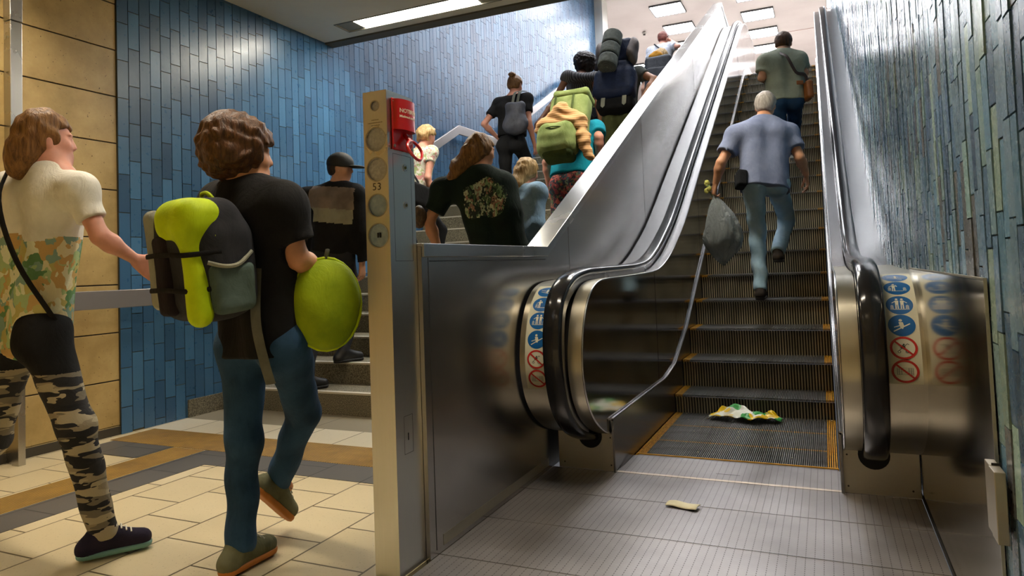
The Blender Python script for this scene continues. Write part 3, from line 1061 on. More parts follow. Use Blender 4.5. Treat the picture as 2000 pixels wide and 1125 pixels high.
M_SINK = plain('sign_ink', '2A3A33', .5)
M_SWHITE = plain('sign_white', 'EFEAD2', .4)
def person_icon(S, m, u, v, k=1.0, off=.0018, arm=1):
    S.disc(m, u, v + .021 * k, .0042 * k, off, 14)
    S.poly(m, [(u - .0058 * k, v + .015 * k), (u + .0058 * k, v + .015 * k), (u + .0045 * k, v - .003 * k), (u - .0045 * k, v - .003 * k)], off)
    S.line(m, (u - .0028 * k, v - .002 * k), (u - .0032 * k, v - .020 * k), .0036 * k, off)
    S.line(m, (u + .0028 * k, v - .002 * k), (u + .0034 * k, v - .020 * k), .0036 * k, off)
    S.line(m, (u + arm * .004 * k, v + .013 * k), (u + arm * .015 * k, v + .004 * k), .0026 * k, off)
def rail_icon(S, m, u, v, off=.0018):
    for dx in (-.0045, -.0015, .0015, .0045):
        S.line(m, (u + dx, v - .020), (u + dx * .8, v + .002 - abs(dx) * .8), .0013, off)
def stripes(side, centers_z, zb, tc):
    cx = X(side, tc)
    hw = .0575
    sa, sb = s_at_z(zb), s_at_z(centers_z[0]) + .062
    base = Sign(cx, 0)
    m = MB()
    n_ = 50
    rows = []
    for k in range(n_ + 1):
        s_ = sa + (sb - sa) * k / n_
        rows.append([base.pt(-hw, s_, .0006), base.pt(hw, s_, .0006)])
    sh = m.grid(rows).build('safety_sign', M_SHEET, es)
    sh['label'] = 'pale strip of six round safety pictograms'
    for i, cz in enumerate(centers_z):
        S = Sign(cx, s_at_z(cz))
        r = .0425
        if i < 4:
            m = MB(); S.disc(m, 0, 0, r, .0012); m.build('blue_disc', M_SBLUE, sh)
            m = MB()
            if i == 0:
                S.line(m, (-.030, .012), (.030, -.012), .0022, .0018)
                S.line(m, (-.026, -.004), (.022, -.022), .0030, .0018)
                person_icon(S, m, .002, .0, .7)
            elif i == 1:
                person_icon(S, m, -.011, 0, 1.0, arm=-1)
                S.line(m, (-.007, .012), (.001, .006), .0026, .0018); S.line(m, (.001, .006), (-.004, .018), .0022, .0018)
                rail_icon(S, m, -.024, 0); rail_icon(S, m, .024, 0)
                S.line(m, (-.018, -.021), (.018, -.021), .0022, .0018)
            elif i == 2:
                person_icon(S, m, -.008, .003, 1.05, arm=-1); person_icon(S, m, .0085, .003, 1.05, arm=1)
                rail_icon(S, m, -.024, -.002); rail_icon(S, m, .024, -.002)
                S.line(m, (-.018, -.0205), (.018, -.0205), .0022, .0018)
            else:
                S.line(m, (-.026, -.024), (.026, .006), .0040, .0018)
                S.line(m, (-.024, -.008), (-.004, -.001), .0034, .0018)
                S.disc(m, -.003, .019, .0055, .0018, 14)
                S.poly(m, [(-.009, .012), (.004, .012), (.008, -.004), (.003, -.015), (-.004, -.012), (-.007, .0)], .0019)
            m.build('pictogram', M_SWHITE, sh)
        else:
            m = MB(); S.disc(m, 0, 0, r - .006, .0012); m.build('white_disc', M_SWHITE, sh)
            m = MB()
            S.disc(m, 0, 0, r, .0020, 32, r - .0078)
            S.line(m, (-.026, .024), (.026, -.024), .0062, .0026)
            m.build('red_ring', M_SRED, sh)
            m = MB()
            if i == 4:
                S.disc(m, -.014, -.014, .0052, .0019, 14, .0035); S.disc(m, .010, -.014, .0052, .0019, 14, .0035)
                S.line(m, (-.014, -.009), (.012, .016), .0018, .0019); S.line(m, (.009, -.009), (-.010, .002), .0018, .0019)
                S.poly(m, [(-.010, .002), (-.002, .012), (.006, .004), (.001, -.004)], .0019)
                S.line(m, (.012, .016), (.017, .012), .0018, .0019); S.disc(m, .001, .013, .003, .0019, 12)
            else:
                for du in (-.024, -.018, -.011, .011, .018, .024):
                    S.line(m, (du, -.012), (du, .012), .0012, .0019)
                for dv in (-.012, -.006, .0, .006, .012):
                    S.line(m, (-.024, dv), (.024, dv), .0010, .0019)
            m.build('pictogram', M_SINK, sh)
stripes(1, [.930, .893, .831, .757, .675, .590], .543, .738)
stripes(-1, [.905, .849, .776, .692, .603, .514], .466, .742)

# ------------------------------------------------------------------ sculpting of soft shapes by distance fields
import openvdb
class Sdf:
    def __init__(self, h=0.01):
        self.h, self.ops = h, []
    def cap(self, a, b, r1, r2=None, k=0.02, op='u'):
        self.ops.append(('c', np.array(a, float), np.array(b, float), r1, r1 if r2 is None else r2, k, op))
        return self
    def ell(self, c, r, R=None, k=0.02, op='u'):
        self.ops.append(('e', np.array(c, float), np.array(r, float), R, 0, k, op))
        return self
    def box(self, c, hs, R=None, rad=0.02, k=0.02, op='u'):
        self.ops.append(('b', np.array(c, float), np.array(hs, float), R, rad, k, op))
        return self
    def _bounds(self, o):
        if o[0] == 'c':
            r = max(o[3], o[4])
            return np.minimum(o[1], o[2]) - r, np.maximum(o[1], o[2]) + r
        if o[0] == 'e':
            r = max(o[2])
            return o[1] - r, o[1] + r
        r = np.linalg.norm(o[2])
        return o[1] - r, o[1] + r
    def _eval(self, o, Xg, Yg, Zg):
        if o[0] == 'c':
            a, b = o[1], o[2]
            d = b - a
            L2 = max(1e-9, float(d @ d))
            px, py, pz = Xg - a[0], Yg - a[1], Zg - a[2]
            t_ = np.clip((px * d[0] + py * d[1] + pz * d[2]) / L2, 0, 1)
            return np.sqrt((px - t_ * d[0]) ** 2 + (py - t_ * d[1]) ** 2 + (pz - t_ * d[2]) ** 2) - (o[3] + (o[4] - o[3]) * t_)
        c = o[1]
        px, py, pz = Xg - c[0], Yg - c[1], Zg - c[2]
        if o[3] is not None:
            R = o[3]
            px, py, pz = (px * R[0][0] + py * R[0][1] + pz * R[0][2], px * R[1][0] + py * R[1][1] + pz * R[1][2], px * R[2][0] + py * R[2][1] + pz * R[2][2])
        r = o[2]
        if o[0] == 'e':
            k0 = np.sqrt((px / r[0]) ** 2 + (py / r[1]) ** 2 + (pz / r[2]) ** 2)
            k1 = np.sqrt((px / r[0] ** 2) ** 2 + (py / r[1] ** 2) ** 2 + (pz / r[2] ** 2) ** 2) + 1e-9
            return k0 * (k0 - 1.0) / k1
        rad = o[4]
        qx, qy, qz = np.abs(px) - r[0] + rad, np.abs(py) - r[1] + rad, np.abs(pz) - r[2] + rad
        return np.sqrt(np.maximum(qx, 0) ** 2 + np.maximum(qy, 0) ** 2 + np.maximum(qz, 0) ** 2) + np.minimum(np.maximum(qx, np.maximum(qy, qz)), 0) - rad
    def mesh(self, name, mats, parent=None, fold=None, grow=0.0, faceid=None, label=None, smooth=1):
        h = self.h
        bs = [self._bounds(o) for o in self.ops if o[6] == 'u']
        lo = np.min([b[0] for b in bs], 0) - 0.05 - grow
        hi = np.max([b[1] for b in bs], 0) + 0.05 + grow
        n = np.ceil((hi - lo) / h).astype(int) + 1
        BIG = 0.12
        D = np.full(n, BIG, dtype=np.float32)
        ax = [(lo[i] + h * np.arange(n[i])).astype(np.float32) for i in range(3)]
        for o in self.ops:
            b0, b1 = self._bounds(o)
            m_ = 0.05 + grow
            i0 = np.clip(np.floor((b0 - m_ - lo) / h).astype(int), 0, n - 1)
            i1 = np.clip(np.ceil((b1 + m_ - lo) / h).astype(int) + 1, 1, n)
            sl = tuple(slice(i0[k], i1[k]) for k in range(3))
            Xg = ax[0][sl[0]][:, None, None]; Yg = ax[1][sl[1]][None, :, None]; Zg = ax[2][sl[2]][None, None, :]
            v = self._eval(o, Xg, Yg, Zg).astype(np.float32)
            d = D[sl]
            k = max(o[5], 1e-4)
            if o[6] == 'u':
                hh_ = np.maximum(k - np.abs(d - v), 0) / k
                D[sl] = np.minimum(d, v) - hh_ * hh_ * k * 0.25
            else:
                v = -v
                hh_ = np.maximum(k - np.abs(d - v), 0) / k
                D[sl] = np.maximum(d, v) + hh_ * hh_ * k * 0.25
        if fold is not None:
            Xg = ax[0][:, None, None]; Yg = ax[1][None, :, None]; Zg = ax[2][None, None, :]
            D -= fold(Xg, Yg, Zg).astype(np.float32)
        D -= grow
        D = np.minimum(D, BIG)
        g = openvdb.FloatGrid(background=BIG)
        g.copyFromArray(D)
        V, Q = g.convertToQuads(isovalue=0.0)
        V = V * h + lo
        me = bpy.data.meshes.new(name)
        me.vertices.add(len(V))
        me.vertices.foreach_set('co', V.astype(np.float32).ravel())
        me.loops.add(len(Q) * 4)
        me.loops.foreach_set('vertex_index', Q[:, ::-1].astype(np.int32).ravel())
        me.polygons.add(len(Q))
        me.polygons.foreach_set('loop_start', np.arange(0, len(Q) * 4, 4, dtype=np.int32))
        me.polygons.foreach_set('loop_total', np.full(len(Q), 4, dtype=np.int32))
        me.update(calc_edges=True)
        mats = mats if isinstance(mats, (list, tuple)) else [mats]
        for m_ in mats:
            me.materials.append(m_)
        if faceid is not None:
            C = V[Q].mean(1)
            me.polygons.foreach_set('material_index', faceid(C[:, 0], C[:, 1], C[:, 2]).astype(np.int32))
        me.shade_smooth()
        o = bpy.data.objects.new(name, me)
        COL.objects.link(o)
        if parent is not None:
            parented(o, parent)
        if smooth:
            md = o.modifiers.new('relax', 'SMOOTH')
            md.factor = 0.5
            md.iterations = smooth
        if label: o['label'] = label
        return o

def folds(amp, f=18.0, seed=0.0, vert=0.5):
    def fn(x, y, z):
        s = seed
        a = np.sin(f * (x * .8 + y * .5) + 2.2 * np.sin(f * .45 * z + s) + s)
        b = np.sin(f * 1.2 * (z * vert + x * .35 - y * .25) + 1.7 * np.sin(f * .5 * (x + y) + 2 * s))
        c = np.sin(f * 2.3 * (x * .5 - z * .6 + y * .3) + s * 3)
        return amp * (0.45 * a + 0.4 * b + 0.15 * c) * np.ones_like(x + y + z)
    return fn
def curls(amp, f=60.0, seed=0.0):
    def fn(x, y, z):
        a = np.sin(f * x + 2 * np.sin(f * .5 * y + seed)) * np.sin(f * y + 2 * np.sin(f * .5 * z)) * np.sin(f * z + 2 * np.sin(f * .5 * x + seed))
        b = np.sin(f * .37 * (x + z) + seed) * np.sin(f * .41 * (y - z))
        return amp * (a + .6 * b)
    return fn

def un(v):
    return v / max(1e-9, np.linalg.norm(v))

M_SKIN = {}
def skin(name, col):
    if name not in M_SKIN:
        t = NT('skin_' + name)
        f = t.noise(t.obj(), 14.0, 4.0)
        c = lin(col)
        t.set(Base_Color=t.ramp(f, [(0.35, tuple(v * .82 for v in c[:3]) + (1,)), (0.65, c)]), Roughness=0.55, Subsurface_Weight=0.06, Subsurface_Radius=(0.02, 0.010, 0.006), Subsurface_Scale=0.4)
        t.bump(t.noise(t.obj(), 120.0, 2.0), 0.08, 0.002)
        M_SKIN[name] = t.m
    return M_SKIN[name]
def hairmat(name, c1, c2):
    if 'hair_' + name not in MATS:
        t = NT('hair_' + name)
        f = t.noise(t.obj((70, 70, 14)), 1.0, 4.0, .6, .4)
        t.set(Base_Color=t.ramp(f, [(0.35, lin(c1)), (0.65, lin(c2))]), Roughness=0.5, Specular_IOR_Level=0.35)
        t.bump(f, 0.8, 0.01)
        MATS['hair_' + name] = t.m
    return MATS['hair_' + name]

def hand(S, w_, d, palm_n, s=1.0, curl=0.5, side=1, thumb_out=0.9):
    """five fingers leaving the palm; d = direction of the hand, palm_n = normal the fingers curl towards"""
    d = un(d)
    n = un(palm_n - d * (palm_n @ d))
    lat = np.cross(d, n) * side
    kn = []
    for i in range(4):
        off = (i - 1.5) * 0.0205 * s
        ln = (0.084, 0.090, 0.087, 0.078)[i] * s
        base = w_ + lat * off * 0.55 + d * .012 * s
        k = w_ + lat * off + d * ln
        S.cap(base, k, .0135 * s, .0105 * s, k=.008)
        kn.append(k)
    fl = (0.072, 0.080, 0.074, 0.058)
    for i in range(4):
        p = kn[i]
        ang = curl * (0.5 + 0.12 * i)
        dirv = un(d + lat * (i - 1.5) * 0.05)
        for j, fr in enumerate((.45, .31, .24)):
            dd = un(dirv * math.cos(ang) + n * math.sin(ang))
            q = p + dd * fl[i] * fr * s
            S.cap(p, q, (.0092 - .001 * j) * s, (.0084 - .001 * j) * s, k=.002)
            p = q
            ang += curl * (0.9 if j == 0 else 0.6)
    p0 = w_ + d * .026 * s - lat * .020 * s + n * .004
    tdir = un(d * .62 - lat * thumb_out * .7 + n * .35)
    p1 = p0 + tdir * .040 * s
    p2 = p1 + un(tdir + d * .5 + n * .2) * .030 * s
    p3 = p2 + un(tdir + d * .9 + n * .35) * .024 * s
    S.cap(p0, p1, .0145 * s, .011 * s, k=.008); S.cap(p1, p2, .0105 * s, .0092 * s, k=.003); S.cap(p2, p3, .0092 * s, .008 * s, k=.003)

def make_person(key, label, cat_group, skin_m, s, shirt, pants, shoes, hairfn, h=0.009, sleeve=0.62, look=None, hands=None,
                fem=False, shirt_len=0.0, shirt_grow=0.0, fold_shirt=0.005, fold_pants=0.006, short_hem=None, leg_w=1.0, shirt_id=None, pants_id=None, laces=None):
    J = {k: np.array(v) for k, v in PEOPLE[key].items()}
    gz = min(J['toeL'][2], J['toeR'][2]) - .03
    base = thing('person', label, 'person', (float(J['pel'][0]), float(J['pel'][1]), float(gz)), cat_group)
    up_ = un(J['neck'] - J['pel'])
    lat = un((J['shoR'] - J['shoL']) - up_ * ((J['shoR'] - J['shoL']) @ up_))
    fwd = np.cross(up_, lat)
    if look is None:
        look = fwd
    else:
        look = un(np.array(look, float))
    hu = un(J['head'] - J['neck']); hu = un(hu * .5 + np.array([0, 0, 1.0]) * .5)
    hf = un(look - hu * (look @ hu))
    hl = np.cross(hf, hu)
    Rh = np.array([hl, hf, hu])
    H = J['head']
    def hp(a, b, c):
        return H + (hl * a + hf * b + hu * c) * s
    S = Sdf(h)
    # head with face
    S.ell(hp(0, -.012, .022), np.array([.074, .092, .088]) * s, Rh, k=.01)
    S.ell(hp(0, .020, -.035), np.array([.058, .064, .074]) * s, Rh, k=.03)
    for q in (-1, 1): S.ell(hp(q * .034, .052, -.024), np.array([.026, .024, .024]) * s, Rh, k=.02)
    S.ell(hp(0, .060, -.078), np.array([.024, .020, .020]) * s, Rh, k=.02)
    S.cap(hp(0, .080, .008), hp(0, .092, -.026), .007 * s, .0115 * s, k=.014)
    S.cap(hp(-.011, .086, -.031), hp(.011, .086, -.031), .007 * s, k=.006)
    S.cap(hp(-.018, .079, -.058), hp(.018, .079, -.058), .0065 * s, k=.006)
    S.cap(hp(-.016, .078, -.066), hp(.016, .078, -.066), .007 * s, k=.005)
    for q in (-1, 1):
        S.ell(hp(q * .074, -.006, -.010), np.array([.009, .018, .030]) * s, Rh, k=.006)
        S.ell(hp(q * .030, .082, .004), np.array([.016, .012, .011]) * s, Rh, k=.006, op='s')
        S.ell(hp(q * .030, .072, .004), np.array([.0125, .0125, .0115]) * s, Rh, k=.003)
        S.cap(hp(q * .014, .084, .022), hp(q * .044, .074, .022), .006 * s, k=.008)
    # neck and trunk
    nk = J['neck']
    S.cap(nk - up_ * .03, H - hu * .05 * s - hf * .012 * s, .056 * s, .050 * s, k=.03)
    hipc = (J['hipL'] + J['hipR']) / 2
    shL, shR = J['shoL'], J['shoR']
    S.cap(shL, shR, .05 * s, k=.04)
    for q, a_, b_ in ((-1, shL, J['hipL']), (1, shR, J['hipR'])):
        S.cap(nk + lat * q * .080 * s - up_ * .13 * s, hipc + lat * q * .060 * s + up_ * .05 * s, .080 * s, .070 * s, k=.06)
        S.cap(nk + up_ * .01, a_, .045 * s, .045 * s, k=.05)
    arm_r = .036 if fem else .042
    for q in 'LR':
        a_, b_, c_ = J['sho' + q], J['elb' + q], J['wri' + q]
        S.cap(a_, b_, (arm_r + .008) * s, arm_r * .9 * s, k=.03)
        m_ = b_ * .7 + c_ * .3
        S.cap(b_, m_, arm_r * .9 * s, arm_r * .98 * s, k=.02)
        S.cap(m_, c_, arm_r * .96 * s, arm_r * .62 * s, k=.02)
        dv = un(c_ - b_)
        hd_ = (hands or {}).get(q, {})
        sd_ = 1 if q == 'R' else -1
        pn = np.array(hd_.get('palm', -lat * sd_ + fwd * .2), float)
        hdir = np.array(hd_.get('dir', dv), float)
        hand(S, c_ + dv * .005, hdir, pn, s, hd_.get('curl', .55), side=hd_.get('side', -sd_))
    for q in 'LR':
        a_, b_, c_, t_ = J['hip' + q], J['kne' + q], J['ank' + q], J['toe' + q]
        S.cap(a_, b_, .068 * s, .043 * s, k=.03)
        m_ = b_ * .68 + c_ * .32
        bk = un(np.cross(lat, c_ - b_))
        S.cap(b_, m_, .041 * s, .041 * s, k=.01)
        S.cap(m_, c_, .041 * s, .029 * s, k=.01)
        S.cap(c_, t_ * .30 + c_ * .70, .030 * s, .024 * s, k=.02)
    S.mesh('body', skin_m, base)
    # shirt
    if shirt:
        G = Sdf(h)
        g = .016 + shirt_grow
        hem = hipc - up_ * (.005 + shirt_len) * s
        for q in 'LR':
            a_, b_, c_ = J['sho' + q], J['elb' + q], J['wri' + q]
            if sleeve <= 1:
                e_ = a_ + (b_ - a_) * sleeve
                G.cap(a_, e_, (arm_r + .006 + g) * s, (arm_r + .006 + g) * s, k=.04)
                G.ell(a_ + (b_ - a_) * (sleeve + .16 / .5 * .5) , np.array([.001, .001, .001]), k=.001) if False else None
            else:
                G.cap(a_, b_, (arm_r + .010 + g) * s, (arm_r + .004 + g) * s, k=.04)
                e_ = b_ + (c_ - b_) * (sleeve - 1)
                G.cap(b_, e_, (arm_r + .004 + g) * s, (arm_r - .006 + g) * s, k=.03)
        for q in 'LR':
            a_, b_, c_ = J['sho' + q], J['elb' + q], J['wri' + q]
            if sleeve <= 1:
                dv = un(b_ - a_)
                e_ = a_ + (b_ - a_) * sleeve
            else:
                dv = un(c_ - b_)
                e_ = b_ + (c_ - b_) * (sleeve - 1)
            u1 = un(np.cross(dv, fwd)); u2 = np.cross(dv, u1)
            G.box(e_ + dv * (.015 + .04) * s, np.array([.075, .075, .04]) * s, np.array([u1, u2, dv]), .003, k=.004, op='s')
        G.cap(shL, shR, (.044 + g) * s, k=.05)
        for q, a_, b_ in ((-1, shL, J['hipL']), (1, shR, J['hipR'])):
            bb = hipc + lat * q * .070 * s - up_ * (.03 + shirt_len) * s
            tp = nk + lat * q * .084 * s - up_ * .13 * s
            G.cap(tp, bb, (.082 + g) * s, (.093 + g) * s, k=.06)
            G.cap(nk + lat * q * .05 * s - up_ * .05 * s, tp, (.05 + g) * s, (.082 + g) * s, k=.05)
            G.cap(nk - up_ * .030 * s, a_, (.036 + g) * s, (.040 + g) * s, k=.05)
        # clean neckline, hem and cuffs
        G.ell(nk + hu * .055 * s + hf * .01, np.array([.062, .062, .06]) * s, None, k=.006, op='s')
        R_ = np.array([lat, fwd, up_])
        G.box(hem - up_ * .20 * s, np.array([.40, .40, .13]) * s, R_, .01, k=.008, op='s') if sleeve <= 1 and False else None
        G.box(hem - up_ * .20 * s, np.array([.215, .30, .20]) * s, R_, .01, k=.008, op='s')
        G.mesh('shirt', shirt, base, folds(fold_shirt, 20, seed=hash_(key)), faceid=shirt_id)
    # trousers
    if pants:
        G = Sdf(h)
        G.cap(J['hipL'] * .85 + hipc * .15 + up_ * .03 * s, J['hipR'] * .85 + hipc * .15 + up_ * .03 * s, .090 * s, k=.05)
        G.cap(hipc + up_ * .08 * s - lat * .05 * s, hipc + up_ * .08 * s + lat * .05 * s, .088 * s, k=.04)
        for q in 'LR':
            a_, b_, c_ = J['hip' + q], J['kne' + q], J['ank' + q]
            G.ell(a_ - fwd * .032 * s - up_ * .03, np.array([.074, .074, .08]) * s, None, k=.05)
            if short_hem is not None:
                e_ = a_ + (b_ - a_) * short_hem
                G.cap(a_, e_, .094 * s * leg_w, .080 * s * leg_w, k=.05)
            else:
                G.cap(a_ - up_ * .01, b_, .088 * s * leg_w, .064 * s * leg_w, k=.05)
                G.cap(b_, c_ + (c_ - b_) * .02, .064 * s * leg_w, .054 * s * leg_w, k=.03)
                dv = un(c_ - b_)
                u1 = un(np.cross(dv, fwd)); u2 = np.cross(dv, u1)
                G.box(c_ + dv * .068 * s, np.array([.064 * leg_w, .064 * leg_w, .035]) * s, np.array([u1, u2, dv]), .003, k=.004, op='s')
        R_ = np.array([lat, fwd, up_])
        G.box(hipc + up_ * .22 * s, np.array([.3, .3, .06]) * s, R_, .01, k=.006, op='s')
        G.mesh('trousers', pants, base, folds(fold_pants, 24, seed=hash_(key) + 1.3, vert=1.3), faceid=pants_id)
    # shoes
    for q in 'LR':
        c_, t_ = J['ank' + q], J['toe' + q]
        f_ = t_ - c_
        f_ = un(f_ - np.array([0, 0, 1.]) * 0) if abs(f_[2]) > .115 else un(f_ * np.array([1, 1, .0]))
        sd_ = un(np.cross(f_, np.array([0, 0, 1.])))
        un_ = np.cross(sd_, f_)
        sole = t_ - un_ * .0 - f_ * .0
        heel = c_ - f_ * .055 * s - un_ * .062 * s
        hz = (c_ - un_ * .075 * s)
        toe = c_ + f_ * .138 * s - un_ * .062 * s
        R_ = np.array([sd_, f_, un_])
        G = Sdf(min(h, .008))
        G.cap(heel, c_ - un_ * .01 * s - f_ * .012, .034 * s, .040 * s, k=.03)
        G.cap(heel, toe, .034 * s, .031 * s, k=.03)
        G.cap(c_ - un_ * .012, toe, .036 * s, .024 * s, k=.03)
        G.box(c_ - un_ * (.085 + .045) * s + f_ * .05, np.array([.1, .3, .045]) * s, R_, .003, k=.004, op='s')
        G.cap(c_ + un_ * .03 * s, c_ + un_ * .08 * s, .036 * s, k=.004, op='s')
        sh = G.mesh('shoe', shoes[0], base)
        if laces:
            lm = MB()
            for k_ in range(5):
                f2 = .030 + .017 * k_
                hh2 = .008 - .0105 * k_
                pp_ = [Vector(c_ + f_ * f2 * s + sd_ * w2 * .024 * s + un_ * (hh2 + .020 - .010 * abs(w2) ** 2) * s) for w2 in (-1, -.5, 0, .5, 1)]
                lm.tube(pp_, .003, 6)
            lm.build('laces', laces, sh, smooth=True)
        G = Sdf(min(h, .008))
        mid = c_ + f_ * .048 * s - un_ * .085 * s
        G.cap(heel - un_ * .02 * s, toe - un_ * .02 * s, .038 * s, .037 * s, k=.02)
        G.box(mid + un_ * .06 * s, np.array([.12, .3, .050]) * s, R_, .002, k=.003, op='s')
        G.box(mid - un_ * .065 * s, np.array([.12, .3, .050]) * s, R_, .002, k=.003, op='s')
        G.mesh('sole', shoes[1], sh)
    info = dict(J=J, base=base, up=up_, lat=lat, fwd=fwd, hp=hp, Rh=Rh, H=H, s=s, hf=hf, hl=hl, hu=hu, h=h)
    if hairfn:
        hairfn(info)
    return info
def hash_(k):
    return (sum(ord(c) for c in k) % 17) * .7

def hair_short(mat, th=.010, amp=.004, f=70, low=-.045):
    def fn(I):
        G = Sdf(min(I['h'], .008)); s = I['s']; hp = I['hp']
        G.ell(hp(0, -.014, .026), np.array([.080 + th, .096 + th, .092 + th]) * s, I['Rh'], k=.01)
        G.ell(hp(0, -.055, -.02), np.array([.062 + th, .046 + th, .058 + th]) * s, I['Rh'], k=.02)
        G.box(hp(0, .115, -.05), np.array([.12, .085, .09]) * s, I['Rh'], .02, k=.01, op='s')
        for q in (-1, 1):
            G.ell(hp(q * .085, .0, -.018), np.array([.03, .028, .042]) * s, I['Rh'], k=.01, op='s')
        G.box(hp(0, 0, low - .1), np.array([.2, .2, .08]) * s, I['Rh'], .01, k=.01, op='s')
        G.mesh('hair', mat, I['base'], curls(amp, f))
    return fn
def hair_curly(mat, th=.045, amp=.011, f=75, down=-.03):
    def fn(I):
        G = Sdf(min(I['h'], .007)); s = I['s']; hp = I['hp']
        G.ell(hp(0, -.035, .042), np.array([.085 + th, .090 + th, .080 + th]) * s, I['Rh'], k=.02)
        G.ell(hp(0, -.055, -.01), np.array([.072 + th * .7, .060 + th * .5, .070]) * s, I['Rh'], k=.04)
        G.box(hp(0, .135, -.065), np.array([.16, .085, .10]) * s, I['Rh'], .02, k=.02, op='s')
        G.box(hp(0, 0, down - .16), np.array([.2, .25, .08]) * s, I['Rh'], .01, k=.02, op='s')
        G.mesh('hair', mat, I['base'], curls(amp, f))
    return fn
def hair_long(mat, tail=((0, -.09, -.05), (0, -.13, -.16), (0, -.15, -.28)), r=.05, amp=.006):
    def fn(I):
        G = Sdf(min(I['h'], .008)); s = I['s']; hp = I['hp']
        G.ell(hp(0, -.014, .026), np.array([.092, .108, .104]) * s, I['Rh'], k=.01)
        G.ell(hp(0, -.06, -.03), np.array([.080, .060, .080]) * s, I['Rh'], k=.03)
        P_ = [hp(*p) for p in tail]
        for a_, b_ in zip(P_[:-1], P_[1:]):
            G.cap(a_, b_, r * s, r * .85 * s, k=.04)
        G.box(hp(0, .125, -.05), np.array([.12, .085, .09]) * s, I['Rh'], .02, k=.01, op='s')
        G.mesh('hair', mat, I['base'], curls(amp, 55))
    return fn
def hair_bun(mat):
    def fn(I):
        hair_short(mat, .008, .003, 90)(I)
        G = Sdf(.007); s = I['s']; hp = I['hp']
        G.ell(hp(0, -.095, .095), np.array([.042, .042, .038]) * s, I['Rh'], k=.01)
        G.mesh('hair_bun', mat, I['base'], curls(.005, 100))
    return fn

